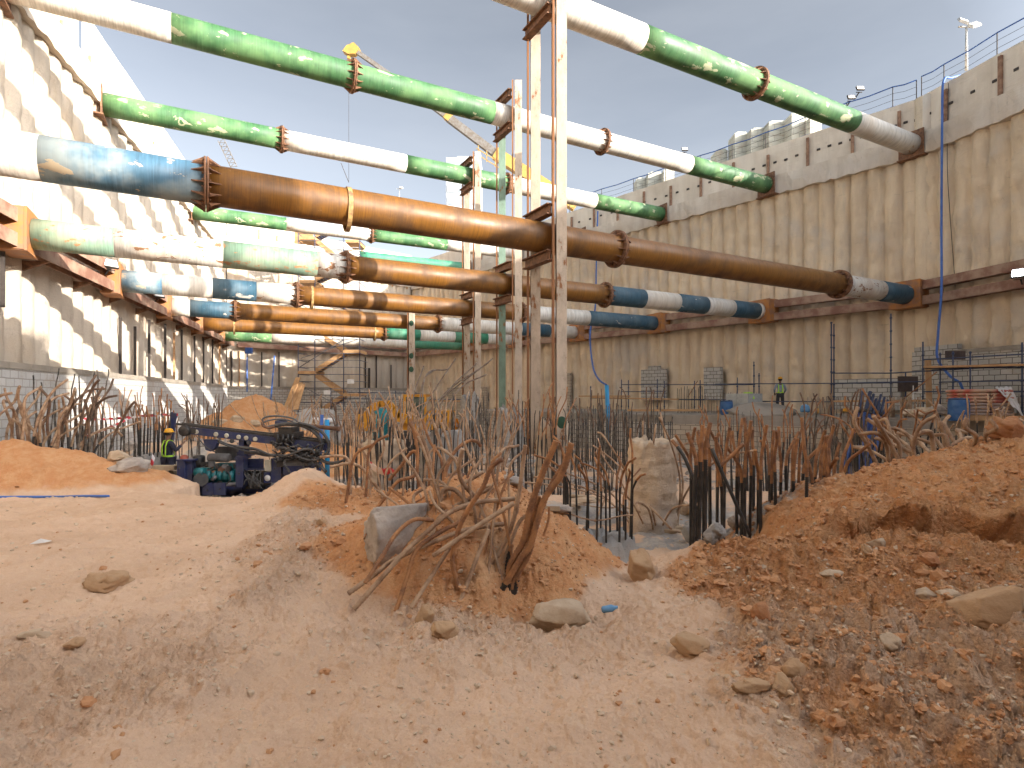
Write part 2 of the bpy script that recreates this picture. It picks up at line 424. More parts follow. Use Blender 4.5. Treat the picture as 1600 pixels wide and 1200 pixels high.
def build_ground():
    th = np.concatenate([np.linspace(-180, -52, 50)[:-1], np.linspace(-52, 52, 900), np.linspace(52, 180, 50)[1:]])
    r = np.concatenate([np.array([.02, .3, .7, 1.1, 1.5]), np.geomspace(1.7, 13, 620)[:], np.geomspace(13.15, 75, 190)])
    TH, RR = np.meshgrid(np.radians(th), r)
    X = RR * np.sin(TH); Y = RR * np.cos(TH)
    h, red, grey, rough = H(X, Y)
    d = micro(X, Y, rough, RR)
    Z = h + d + EYE
    # push loose soil sideways a little, so that banks overhang and clods are not a pure heightfield
    jx = .03 * rough * fbm(X * 7, Y * 7, 3, 301); jy = .03 * rough * fbm(X * 7, Y * 7, 3, 331)
    by = 5.02 + .14 * np.sin(X * 2.3) + .10 * fbm(X * 1.5, Y * .2, 3, 77)
    lip = np.exp(-((Y - by - .10) / .07) ** 2) * sstep(2.5, 3.0, X)
    jy = jy - .14 * lip * (1 + fbm(X * 3, Y * 0 + 1, 3, 88))
    V = np.stack([X + jx, Y + jy, Z], -1).reshape(-1, 3)
    o = np_mesh('pit_ground', V, grid_faces(len(r), len(th))[:, ::-1], M['soil'], True, {'red': red, 'grey': grey, 'rough': rough})
    tag(o, 'churned sand and loose red soil on the pit floor', kind='structure')
    return o

def soil_mat():
    t = NT('sandy_soil')
    n1 = t.noise(.9, None, 8, .62); n2 = t.noise(5, None, 8, .7); n3 = t.noise(38, None, 6, .7)
    sand = t.mix(t.ramp(n1, .36, .64), (.64, .445, .305, 1), (.56, .375, .245, 1))
    sand = t.mix(t.math('MULTIPLY', t.ramp(n2, .52, .72), .6), sand, (.66, .49, .335, 1))
    redc = t.mix(t.ramp(n2, .38, .64), (.52, .24, .10, 1), (.58, .32, .155, 1))
    redc = t.mix(t.math('MULTIPLY', t.ramp(n1, .55, .70), .5), redc, (.62, .41, .235, 1))
    gr = t.mix(t.ramp(n2, .4, .62), (.30, .285, .265, 1), (.42, .375, .32, 1))
    rf = t.math('ADD', t.attr('red'), t.math('MULTIPLY', t.math('SUBTRACT', n2, .5), .9))
    k = t.mix(t.ramp(rf, .22, .68), sand, redc)
    gf = t.math('ADD', t.attr('grey'), t.math('MULTIPLY', t.math('SUBTRACT', n2, .5), .9))
    k = t.mix(t.ramp(gf, .3, .65), k, gr)
    k = t.mix(t.math('MULTIPLY', t.ramp(n3, .42, .30), .22), k, (.28, .145, .07, 1))
    peb = t.vor(55); k = t.mix(t.math('MULTIPLY', t.ramp(peb, .22, .10), t.math('MULTIPLY', t.ramp(n2, .5, .62), .4)), k, (.55, .45, .34, 1))
    n5 = t.noise(95, None, 5, .75); n6 = t.noise(150, t.mapping((1, .6, 1)), 3, .7)
    k = t.mix(t.math('MULTIPLY', t.ramp(n5, .47, .36), t.math('ADD', t.math('MULTIPLY', t.attr('rough'), .22), .12)), k, (.24, .13, .065, 1))  # small pit shadows painted into the soil colour, stronger where rough
    k = t.mix(t.math('MULTIPLY', t.ramp(n6, .56, .68), .32), k, (.74, .58, .42, 1))
    crk = t.vor(9, t.mapping((1, 1, 1)), 'DISTANCE_TO_EDGE') if False else None
    st = t.math('ADD', t.math('MULTIPLY', t.attr('rough'), .6), .25)
    b = t.n.new('ShaderNodeBump'); b.inputs['Distance'].default_value = .035
    t.link(st, b.inputs['Strength']); t.link(t.noise(16, None, 9, .74), b.inputs['Height'])
    v1 = t.vor(26, t.mapping((1, 1, 1))); v2 = t.vor(75)
    b2 = t.n.new('ShaderNodeBump'); b2.inputs['Distance'].default_value = .022; b2.invert = True
    t.link(t.math('MULTIPLY', t.attr('rough'), .8), b2.inputs['Strength']); t.link(v1, b2.inputs['Height']); t.link(b.outputs[0], b2.inputs['Normal'])
    b3 = t.n.new('ShaderNodeBump'); b3.inputs['Distance'].default_value = .008; b3.invert = True
    t.link(t.math('ADD', t.math('MULTIPLY', t.attr('rough'), .6), .12), b3.inputs['Strength']); t.link(v2, b3.inputs['Height']); t.link(b2.outputs[0], b3.inputs['Normal'])
    nb = t.bump(n3, .35, .006, b3.outputs[0])
    return t.done(k, .95, nb, spec=.15)
M['soil'] = soil_mat()
M['clodred'] = simple('loose_soil_crumb', (.50, .27, .13), .95, (.45, .22, .10), 1.5, .5, detail=5, bs=40)
M['pebble'] = simple('pale_pebble', (.58, .45, .32), .95, (.50, .37, .25), 2, .4, detail=5, bs=40)
build_ground()

# ================================================================ walls
def EL(k): return Vector((-11.7 - 1.8 * (k - 1), 8.9 + 6.2 * (k - 1), 0))
def ER(k): return Vector((17.4 - 4.16 * (k - 1), 24.9 + 4.7 * (k - 1), 0))
HU = 10.9 + EYE; HL = 4.4 + EYE
KINK = Vector((17.55, 24.75, 0)); LB = Vector((-21.75, 44.0, 0)); RB = Vector((-9.6, 55.3, 0))
L0 = Vector((-6.2, -10.0, 0)); R0 = KINK + Vector((.241, -1, 0)) * 36

def pile_wall(a, b, z0, z1, seed, mat, pitch=.7, r=.46, rough=.05):
    """row of bored piles from a to b, face towards the left of a->b"""
    d = (b - a); L = d.length; d = d / L; n = Vector((-d.y, d.x, 0))
    ns = int(L / pitch * 9); nz = int((z1 - z0) / .16)
    s = np.linspace(0, L, ns); z = np.linspace(z0, z1, nz)
    S, Z = np.meshgrid(s, z)
    idx = np.floor(S / pitch); u = S - (idx + .5) * pitch
    ro = (_h(idx.astype(np.int64), np.zeros_like(idx).astype(np.int64), seed) - .5)
    ro2 = (_h(idx.astype(np.int64), np.ones_like(idx).astype(np.int64), seed) - .5)
    off = np.sqrt(np.maximum(r * r - (u + ro2 * .03) ** 2, .01)) - r + .05 * ro + .03 * ro2 * np.sin(Z * 1.1 + idx * 2)
    off = off + rough * fbm(S * 1.2, Z * 1.0, 4, seed + 5) + rough * .55 * fbm(S * 5, Z * 4, 4, seed + 9) + rough * .5 * pnoise(S * .6 + idx * 3.7, Z * 2.3 + idx * 5.1, seed + 3)
    X = a.x + d.x * S + n.x * off; Y = a.y + d.y * S + n.y * off
    V = np.stack([X, Y, Z], -1).reshape(-1, 3)
    o = np_mesh('pile_face', V, grid_faces(nz, ns), mat, True); return o

def wall_box(name, a, b, z0, z1, t0, t1, mat, parent, rough=0.0, seed=0, step=.25):
    """a slab along a->b, from t0 to t1 metres towards the pit, slightly uneven"""
    d = (b - a); L = d.length; d = d / L; n = Vector((-d.y, d.x, 0))
    ns = max(2, int(L / step)); prof = [(t0, z0), (t1, z0), (t1, z0 + (z1 - z0) * .5), (t1, z1), (t0, z1)]
    V = []
    s = np.linspace(0, L, ns)
    for (t, z) in prof:
        j = rough * fbm(s * 1.3, np.full_like(s, z * 3.1 + t), 4, seed) if rough and t == t1 else 0 * s
        jz = (rough * 1.6 * fbm(s * 1.7, np.full_like(s, 5.0), 4, seed + 4)) if (z == z0 and rough) else 0 * s
        V.append(np.stack([a.x + d.x * s + n.x * (t + j), a.y + d.y * s + n.y * (t + j), z + jz], -1))
    V.append(V[0]); V = np.concatenate(V)
    f = grid_faces(len(prof) + 1, ns)
    caps = []
    for e in (0, ns - 1): caps.append([e, e + ns, e + 3 * ns, e + 4 * ns])
    f = np.concatenate([f, np.array(caps)])
    o = np_mesh(name, V, f, mat, False); o.parent = parent; return o

PW = {}
def make_wall(key, a, b, label, seed, mat, capz, parz, top_gap=None, base=-.2, pitch=.7, r=.46, rough=.05):
    root = thing('pile_wall', label, 'retaining wall', (0, 0, 0)); PW[key] = (a, b, root)
    o = pile_wall(a, b, base, capz + .25, seed, mat, pitch, r, rough); o.parent = root
    wall_box('cap_beam', a, b, capz, capz + .95, -.6, .16, M['cap'], root, .05, seed)
    if top_gap:
        d = (b - a).normalized(); L = (b - a).length
        wall_box('parapet', a, a + d * top_gap[0], capz + .95, parz, -.45, -.10, M['parapet'], root, .01, seed)
        wall_box('parapet', a + d * top_gap[1], b, capz + .95, parz, -.45, -.10, M['parapet'], root, .01, seed + 1)
    else:
        wall_box('parapet', a, b, capz + .95, parz, -.45, -.10, M['parapet'], root, .012, seed)
    return root

dL = (LB - L0).normalized()
# left wall runs from behind the camera to the far corner; its pit side is on the right of that direction
make_wall('left', LB, L0 , 'pale secant pile wall with wavy sunlit shadows on the west side', 3, M['wallL'], 10.75 + EYE, 13.6 + EYE, (24.0, 25.2), pitch=.8, r=.60, rough=.03)
make_wall('back', RB, LB, 'short far pile wall behind the scaffold stair tower', 5, M['wallL'], 10.6 + EYE, 13.7 + EYE, pitch=.8, r=.6, rough=.03)
make_wall('right', KINK, RB, 'long tan pile wall with deep ribs carrying the strut ends', 7, M['wallR'], 10.35 + EYE, 12.95 + EYE, r=.368, rough=.085)
make_wall('near', R0, KINK, 'tan pile wall nearest the stacked cement bags and blue hose', 9, M['wallR'], 10.35 + EYE, 13.0 + EYE, r=.375, rough=.09)

m = MB(); m.ring_tube([KINK + Vector((.22, .05, z)) for z in (-.3, 4, 8, 13.0 + EYE - .1)], .36, 20); m.obj('corner_pile', M['wallR'], PW['right'][2])
m = MB(); m.ring_tube([KINK + Vector((.30, .05, z)) for z in (10.4 + EYE, 12.9 + EYE)], .42, 20); m.obj('corner_block', M['parapet'], PW['right'][2])

def along(key, Y=None, px=None, t=.0):
    """a point on a wall's line at photograph column px, t metres towards the pit"""
    a, b, _ = PW[key]; d = (b - a).normalized(); n = Vector((-d.y, d.x, 0))
    k = (px - 800) / F; a2 = a + n * t
    s = (k * a2.y - a2.x) / (d.x - k * d.y)
    return a2 + d * s
def frame_of(key):
    a, b, _ = PW[key]; d = (b - a).normalized(); return d, Vector((-d.y, d.x, 0))

# parapet posts (steel strips bolted on the parapet), each a part of its wall
def soldiers(key, pxs, z0, z1, w=.16, mat='flange'):
    d, n = frame_of(key); root = PW[key][2]
    for px in pxs:
        p = along(key, px=px, t=-.03)
        m = MB(); zz = z1 + rnd.uniform(-.25, .15)
        m.box((p.x, p.y, (z0 + zz) / 2), (w * .62, .09, zz - z0), Matrix.Rotation(math.atan2(d.y, d.x), 3, 'Z'))
        m.obj('parapet_post', M[mat], root)
M['soldier'] = simple('rust_streaked_strip', (.32, .19, .12), .8, (.18, .09, .055), 5, .2)
M['soldierL'] = simple('ochre_rust_strip', (.50, .30, .15), .8, (.36, .19, .09), 5, .2)
soldiers('right', [1405, 1332, 1262, 1200, 1146, 1095, 1048, 1006, 965, 928, 893, 862, 823, 775, 752], 10.9 + EYE, 12.75 + EYE, .2, 'soldier')
soldiers('near', [1478, 1563], 10.9 + EYE, 12.85 + EYE, .22, 'soldier')
soldiers('back', [405, 434, 462, 566, 590, 613, 636, 660], 10.4 + EYE, 13.2 + EYE, .26, 'soldierL')
soldiers('left', [96, 140, 203, 240, 270], 10.9 + EYE, 12.3 + EYE, .05, 'soldierL')

def formwork_marks(key, pxs, z):
    """tie holes left by formwork: a row of small rusty plugs"""
    d, n = frame_of(key); root = PW[key][2]; m = MB(); a0 = Matrix.Rotation(math.atan2(d.y, d.x), 3, 'Z')
    for px in pxs:
        p = along(key, px=px, t=-.09); m.box((p.x, p.y, z + rnd.uniform(-.03, .03)), (.16, .05, .1), a0)
    o = m.obj('tie_hole', M['darkgap'], root); o['kind'] = 'stuff'
formwork_marks('right', list(range(905, 1440, 17)), 12.05 + EYE)
formwork_marks('near', list(range(1452, 1600, 34)), 12.05 + EYE)

# outer ground at street level all round the pit, out to the horizon
def outer_ground():
    zt = 11.2 + EYE
    poly = [L0, LB, RB, KINK, R0]
    c = Vector((0, 18, 0)); V = []; n = len(poly)
    dense = []
    for i in range(n):
        a = poly[i]; b = poly[(i + 1) % n]
        for k in range(8): dense.append(a + (b - a) * k / 8)
    N = len(dense)
    for sc in (1.012, 1.2, 2, 6, 30, 150):
        for p in dense:
            q = c + (p - c) * sc; V.append((q.x, q.y, zt - (.0 if sc < 2 else .3)))
    F_ = []
    for r_ in range(5):
        for k in range(N): F_.append((r_ * N + k, r_ * N + (k + 1) % N, (r_ + 1) * N + (k + 1) % N, (r_ + 1) * N + k))
    o = np_mesh('street_ground', np.array(V), np.array(F_), M['outer'], True); tag(o, 'sandy street level ground round the pit', kind='structure')
M['outer'] = simple('dusty_street_ground', (.42, .33, .24), .95, (.34, .26, .18), .5)
outer_ground()

# ================================================================ struts
GR = 'tubular steel struts across the excavation'
def t_at(k, px, off):
    """distance along strut k of photograph column px"""
    a = EL(k); b = ER(k); d = (b - a).normalized(); q = (px - 800) / F
    return (q * a.y - a.x) / (d.x - q * d.y)

def strut(k, lower, label, bands, flanges, straps=(), r=.41):
    z = HL if lower else HU
    a = EL(k); b = ER(k); d = (b - a).normalized(); L = (b - a).length
    root = thing('strut', label, 'strut', (a.x, a.y, z), math.atan2(d.y, d.x), GR)
    s0 = .75 if lower else .18; s1 = L - (.85 if lower else .3)
    edges = [s0] + [t_at(k, p, 0) for p, _ in bands[1:]] + [s1]
    for i, (_, mt) in enumerate(bands):
        e0, e1 = edges[i], edges[i + 1]
        if e1 - e0 < .02: continue
        m = MB(); n = 48; st = max(2, int((e1 - e0) / .8) + 1)
        pts = [(e0 + (e1 - e0) * j / (st - 1), 0, 0) for j in range(st)]
        m.ring_tube(pts, r, n); o = m.obj('pipe_section', M[mt], root)
        nm = {'white': 'white painted section', 'whitechip': 'flaking white section', 'green': 'bright green section', 'palegreen': 'pale green section', 'teal': 'teal green section',
              'paleblue': 'weathered blue section', 'blue': 'dark blue section', 'brown': 'rusty brown section'}[mt]
        o['label'] = nm
    for px in flanges:
        t = t_at(k, px, 0); m = MB()
        for s in (-1, 1):
            m.lathe([(r + .002, -.02), (r + .14, -.02), (r + .14, .02), (r + .002, .02)], 40, (t + s * .026, 0, 0), Matrix.Rotation(R(90), 3, 'Y'))
        fo = m.obj('flange', M['flange'], root)
        g = MB()
        for s in (-1, 1):
            for q in range(12):
                A = 2 * PI * q / 12 + .2; ca, sa = math.cos(A), math.sin(A)
                p = [(t + s * .048, r + .001), (t + s * .048, r + .125), (t + s * .27, r + .001)]
                w = .012; vs = []
                for off in (-w, w):
                    for (x, rr) in p: vs.append((x, rr * ca - off * sa, rr * sa + off * ca))
                g.add(vs, [(0, 1, 2), (5, 4, 3), (0, 3, 4, 1), (1, 4, 5, 2), (2, 5, 3, 0)])
            for q in range(24):
                A = 2 * PI * (q + .5) / 24; rr = r + .085
                g.cyl((t + s * .047, rr * math.cos(A), rr * math.sin(A)), (t + s * .085, rr * math.cos(A), rr * math.sin(A)), .018, 6)
        o = g.obj('stiffener', M['flange'], fo); o['kind'] = 'stuff'
    for px in straps:
        t = t_at(k, px, 0); m = MB()
        pts = []
        for q in range(33):
            A = 2 * PI * q / 32; rr = r + .02 + (.13 * max(0, -math.sin(A)) ** 3)
            pts.append((t + .02 * math.cos(A), rr * math.cos(A), rr * math.sin(A)))
        for i in range(32):
            m.beam(pts[i], pts[i + 1], .10, .02, Vector((0, pts[i][1], pts[i][2])).normalized())
        m.obj('lifting_strap', M['strap'], root)
    # end plates
    if lower:
        for s, e in ((0, s0), (1, s1)):
            m = MB(); c = e - .04 if s == 0 else e + .04
            m.box((c, 0, 0), (.06, 1.25, 1.15))
            x2 = c - .62 if s == 0 else c + .72
            for yy in (-.60, .60): m.box(((c + x2) / 2, yy, 0), (abs(x2 - c) - .07, .04, 1.1))
            for zz in (-.56, .56): m.box(((c + x2) / 2, 0, zz), (abs(x2 - c) - .07, 1.15, .03))
            m.obj('end_plate', M['plate'], root)
    else:
        for s, e in ((0, s0), (1, s1)):
            m = MB(); c = e - .03 if s == 0 else e + .03
            m.box((c, 0, 0), (.05, 1.0, 1.1)); m.box((c - .1 if s == 0 else c + .1, 0, -.56), (.35, 1.1, .05))
            for yy in (-.5, .5): m.prism([(0, -.55), (.35 * (1 if s == 0 else -1), -.55), (0, .1)], yy - .015, yy + .015, Matrix.Translation((c, 0, 0)).to_3x3() if False else None) if False else None
            m.obj('end_plate', M['flange'], root)
    # stub pipe collar rings at the plate
    return root

strut(1, False, 'highest white and green strut, crossing the top right corner of the sky', [(0, 'white'), (1000, 'green'), (1331, 'white')], [738, 1180])
strut(2, False, 'high green strut ending white, second from the top, with a rusty collar against the sky', [(-9, 'white'), (268, 'green'), (768, 'white'), (1075, 'green')], [551, 941])
strut(3, False, 'third strut from the top, green at both ends and in its middle', [(0, 'green'), (441, 'white'), (633, 'green'), (790, 'white'), (928, 'green')], [440, 791])
strut(4, False, 'high green strut almost hidden behind the big brown one', [(0, 'green'), (400, 'white'), (600, 'green')], [500])
strut(5, False, 'high thin looking green and white strut above the pale green one', [(0, 'green'), (447, 'white'), (580, 'green'), (697, 'white')], [580])
strut(6, False, 'farthest high teal strut, only its end showing by the scaffold tower', [(0, 'white'), (560, 'teal')], [])
strut(1, True, 'big brown strut in front, blue at its near end', [(-99, 'white'), (65, 'paleblue'), (318, 'brown'), (1309, 'whitechip'), (1372, 'blue'), (1424, 'whitechip')], [322, 962, 1310], [543])
strut(2, True, 'low strut with pale green and flaking white bands, brown middle, blue and white far end', [(0, 'palegreen'), (180, 'whitechip'), (348, 'palegreen'), (494, 'whitechip'), (540, 'brown'), (945, 'blue'), (1003, 'white'), (1056, 'blue'), (1100, 'white'), (1141, 'blue'), (1180, 'white')], [540, 945])
strut(3, True, 'low brown strut with a blue and white near end and a strap beside its collar', [(0, 'paleblue'), (254, 'white'), (332, 'blue'), (400, 'white'), (463, 'brown'), (814, 'white'), (917, 'blue'), (1026, 'white')], [463, 814], [487])
strut(4, True, 'low brown strut, fourth from the front, with a short white and blue near end', [(0, 'white'), (297, 'blue'), (366, 'brown'), (684, 'white'), (812, 'blue'), (857, 'white')], [367, 684])
strut(5, True, 'low brown strut, fifth from the front, turning teal and white past its collar', [(0, 'brown'), (600, 'teal'), (655, 'white'), (709, 'teal'), (760, 'white')], [600], [366, 585])
strut(6, True, 'lowest looking strut at the back, green then white then teal', [(0, 'green'), (424, 'white'), (640, 'teal')], [])

# ================================================================ walers: two steel beams one above the other
def ibeam(m, a, b, h=.36, w=.34, tf=.03, tw=.03):
    up = Vector((0, 0, 1)); d = (b - a).normalized(); n = Vector((-d.y, d.x, 0))
    for s in (-1, 1): m.beam(a + n * s * (w / 2), b + n * s * (w / 2), tf, h)
    m.beam(a, b, w - tf - .006, tw)
def waler(key, a, b, label):
    d = (b - a).normalized(); n = Vector((-d.y, d.x, 0)); c = a + n * .42
    root = thing('waler', label, 'steel waler', (a.x, a.y, HL), 0, 'steel walers along the walls')
    for s in (-1, 1):
        m = MB(); ibeam(m, Vector((n.x * .42, n.y * .42, s * .32)), Vector(((b - a).x + n.x * .42, (b - a).y + n.y * .42, s * .32)))
        m.obj('beam', M['waler'], root)
    L = (b - a).length; q = 1.2
    while q < L and key == 'left':
        m = MB(); p = d * q + n * .08
        m.prism([(-.15, 0), (.5, 0), (-.15, -.28)], -.05, .05, Matrix(((n.x, d.x, 0), (n.y, d.y, 0), (0, 0, 1)))); m.move((p.x, p.y, -.51))
        m.obj('bracket', M['flange'], root); q += 3.0
waler('left', LB + (L0 - LB).normalized() * .6, LB + (L0 - LB) * .86, 'rusty double beam waler running along the pale sunlit wall')
waler('back', RB + (LB - RB).normalized() * .6, LB - (LB - RB).normalized() * .6, 'short rusty waler on the far wall behind the scaffold tower')
waler('right', KINK + (RB - KINK).normalized() * .25, RB - (RB - KINK).normalized() * .6, 'rusty double beam waler along the long tan wall')
waler('near', R0 + (KINK - R0) * .35, KINK - (KINK - R0).normalized() * .25, 'rusty double beam waler running out of view beside the floodlight')

# ================================================================ king posts: pairs of H columns with cross beams under each strut
def hpost(k, side, label, ztop, zbase, w=.38, mats=('postface', 'postrust')):
    a = EL(k); b = ER(k); d = (b - a).normalized(); n = Vector((d.y, -d.x, 0))     # n points to the camera side
    c = KP[k] + n * (.62 if side > 0 else -.70)
    root = thing('king_post', label, 'steel column', (c.x, c.y, zbase), 0, 'king posts holding up the struts')
    f = MB(); Hh = ztop - zbase
    # face towards the camera is the web side plate, rust-coloured flange edge on the left
    f.box((.055, 0, Hh / 2), (w - .11, w, Hh))
    f.obj('column_face', M[mats[0]], root)
    g = MB(); g.box((-w / 2 + .03, 0, Hh / 2), (.054, w + .03, Hh)); g.obj('flange_edge', M[mats[1]], root)
    return root, c
KP = {}
for k, px in ((1, 854), (2, 795.5), (3, 737), (4, 637)):
    a = EL(k); b = ER(k); d = (b - a).normalized(); KP[k] = a + d * t_at(k, px, 0)
hpost(1, 1, 'tall front king post with a dark green spot low down, nearest of all', HU + 1.5, EYE - 1.25)
hpost(1, -1, 'tall king post just behind the nearest one, under the highest strut', HU + .15, EYE - 1.6)
hpost(2, 1, 'king post with a rusty bare top, in front of the second strut', HU + 1.05, EYE - 1.9)
hpost(2, -1, 'faded green lower king post behind the second strut', HU + .25, EYE - 1.9, .38, ('postgreen', 'postrust'))
hpost(3, 1, 'smaller mottled king post of the third pair, front one', HU + .95, EYE - 2.2)
hpost(3, -1, 'smaller king post of the third pair, rear one', HU + .6, EYE - 2.2)
hpost(4, 1, 'short far king post with dark green patches beyond the excavator', HL + .75, EYE - 2.3)
M['spot'] = simple('dark_green_paint_spot', (.03, .09, .05), .7)
def crossbeam(k, z, label):
    a = EL(k); b = ER(k); d = (b - a).normalized(); n = Vector((d.y, -d.x, 0)); c = KP[k]
    root = thing('cross_beam', label, 'steel beam', (c.x, c.y, z), 0, 'short beams tying the king posts')
    p = n * .62; q = n * -.70; m = MB()
    off = d * -.26
    for s in (-1, 1): m.beam(off + q + Vector((0, 0, s * .13)), off + p + Vector((0, 0, s * .13)), .22, .03)
    m.beam(off + q, off + p, .03, .23); m.obj('beam_web', M['flange'], root)
for k, zs in ((1, ((HU - .62, 'under the highest strut'), (HL - .62, 'under the big brown strut'), (HL + .60, 'on top of the big brown strut'))),
              (2, ((HU - .62, 'under the second high strut'), (HU + .62, 'over the second high strut'), (HL - .62, 'under the pale green and brown strut'), (HL + .62, 'over the pale green and brown strut'))),
              (3, ((HU - .62, 'under the third high strut'), (HU + .6, 'over the third high strut'), (HL - .62, 'under the third low strut'), (HL + .6, 'over the third low strut')))):
    for z, w in zs: crossbeam(k, z, 'short rusty beam between two king posts ' + w)
# green spots painted on two posts
for (k, zz) in ((1, (660, )), (4, (505, 556, 577))):
    root = [o for o in bpy.data.objects if o.name.startswith('king_post') and ('nearest of all' if k == 1 else 'short far') in o.get('label', '')][0]
    w = .38
    for y in zz:
        Yp = root.location.y - w / 2 - .003; z = EYE + (HZ - y) / F * Yp - root.location.z
        m = MB(); m.lathe([(.001, 0), (.13, 0), (.12, .004), (.001, .005)], 20, (.055, -w / 2 - .0035, z), Matrix.Rotation(R(90), 3, 'X') @ Matrix.Diagonal((1, 1.25, 1)))
        m.obj('paint_spot', M['spot'], root)

# unseen screen added behind the viewer's right shoulder to shade strut and left bars
ha = R0 + Vector((.3, 0, 0)); hb = KINK + (R0 - KINK).normalized() * 28.4 + Vector((.3, 0, 0))
m = MB(); L_ = (hb - ha).length; dh = (hb - ha).normalized()
for i in range(int(L_ / 1.2)):
    m.beam(ha + dh * (i * 1.2) + Vector((0, 0, 13.1 + EYE + 1.55)), ha + dh * (i * 1.2 + 1.19) + Vector((0, 0, 13.1 + EYE + 1.55)), .06, 3.5)
tag(m.obj('shade_screen', M['parapet']), 'added panel screen above the nearest wall, out of view, shading the big brown strut', 'hoarding')
# ================================================================ reinforcement bars
def smooth_path(pts, seg=.02):
    """Catmull-Rom through pts with points about seg apart"""
    pts = [Vector(p) for p in pts]; out = []
    ext = [pts[0] * 2 - pts[1]] + pts + [pts[-1] * 2 - pts[-2]]
    for i in range(1, len(ext) - 2):
        p0, p1, p2, p3 = ext[i - 1:i + 3]; n = max(1, int((p2 - p1).length / seg))
        for k in range(n):
            t = k / n
            out.append(.5 * ((2 * p1) + (p2 - p0) * t + (2 * p0 - 5 * p1 + 4 * p2 - p3) * t * t + (3 * p1 - p0 - 3 * p2 + p3) * t ** 3))
    out.append(pts[-1]); return out

BARM = {'rust': ['black', 'rebar'], 'tan': ['black', 'rebartan'], 'dust': ['blackdust', 'rebardim'], 'grey': ['rebargrey', 'rebargrey'], 'all': ['rebar', 'rebar'], 'blk': ['blackdust', 'blackdust'], 'alltan': ['rebartan', 'rebartan'], 'allblk': ['black', 'black']}
def bar(parent, pts, r, black=0.0, style='rust', ribs=False, n=6, seg=None, world=True):
    off = parent.location if world else Vector((0, 0, 0))
    pts = [Vector(p) - off for p in pts]
    path = smooth_path(pts, seg or (.0115 if ribs else .09))
    rad = [r * (1.17 if (ribs and i % 2) else (1 if not ribs else .92)) for i in range(len(path))]
    m = MB(); m.ring_tube(path, rad, n, True, (lambda t: 0 if t < black else 1))
    a, b = BARM[style]
    return m.obj('rebar', [M[a], M[b]], parent)

def cage(label, px, Y, base, n, Rr, h, r=.016, black=.5, style='rust', bend=.5, lean=.1, seed=0, group='rebar starter bars of the bored piles', squash=.8, hoops=(), cat='rebar cage', curl=.3, ribs=False, name='rebar_cage', hvar=.18):
    """starter bars round a pile head; base = height of the ground there (photo row), h = length"""
    q = random.Random(seed * 31 + 5)
    c = P(px, base, Y); gz = ground_z(c.x, c.y); h0 = h; h = h + max(0, c.z - gz); c.z = min(c.z, gz) if gz < c.z + .4 else c.z; black = min(1, black * h0 / h + (h - h0) / h) if black > 0 else 0; root = thing(name, label, cat, c, 0, group)
    ga = q.uniform(0, 6.28)
    for i in range(n):
        A = 2 * PI * (i + q.uniform(-.15, .15)) / n; rr = Rr * q.uniform(.9, 1.06)
        p0 = Vector((rr * math.cos(A), rr * math.sin(A) * squash, -.25))
        L = h * (1 + q.uniform(-hvar, hvar)); zb = L * black * q.uniform(.85, 1.1)
        ld = Vector((q.gauss(0, lean), q.gauss(0, lean), 1)).normalized()
        p1 = p0 + ld * (zb * .5 + .25); p2 = p0 + ld * (zb + .25)
        out = Vector((math.cos(A) + q.gauss(0, .8) + .6 * math.cos(ga), math.sin(A) + q.gauss(0, .8) + .6 * math.sin(ga), 0)) * bend * q.uniform(.1, 1.3)
        rem = L - zb
        d1 = (ld + out * .45).normalized(); d2 = (ld * .75 + out * 1.0 + Vector((q.gauss(0, .3), q.gauss(0, .3), 0)) * curl).normalized()
        p3 = p2 + d1 * rem * .4; p4 = p3 + d2 * rem * .38
        d3 = (d2 + Vector((q.gauss(0, .7), q.gauss(0, .7), q.gauss(-.1, .7))) * curl).normalized()
        p5 = p4 + d3 * rem * .26
        tot = zb + .25 + rem
        bar(root, [p0, p1, p2, p3, p4, p5], r * q.uniform(.9, 1.1), (zb + .25) / tot if black > 0 else 0, style, ribs, 6, None, False)
    for hz in hoops:
        hz += h - h0
        pts = [(Rr * 1.05 * math.cos(2 * PI * k / 24), Rr * 1.05 * squash * math.sin(2 * PI * k / 24), hz + .02 * math.sin(k)) for k in range(25)]
        m = MB(); m.ring_tube(pts, r * .6, 6); m.obj('hoop', M['rebartan'], root)
    return root

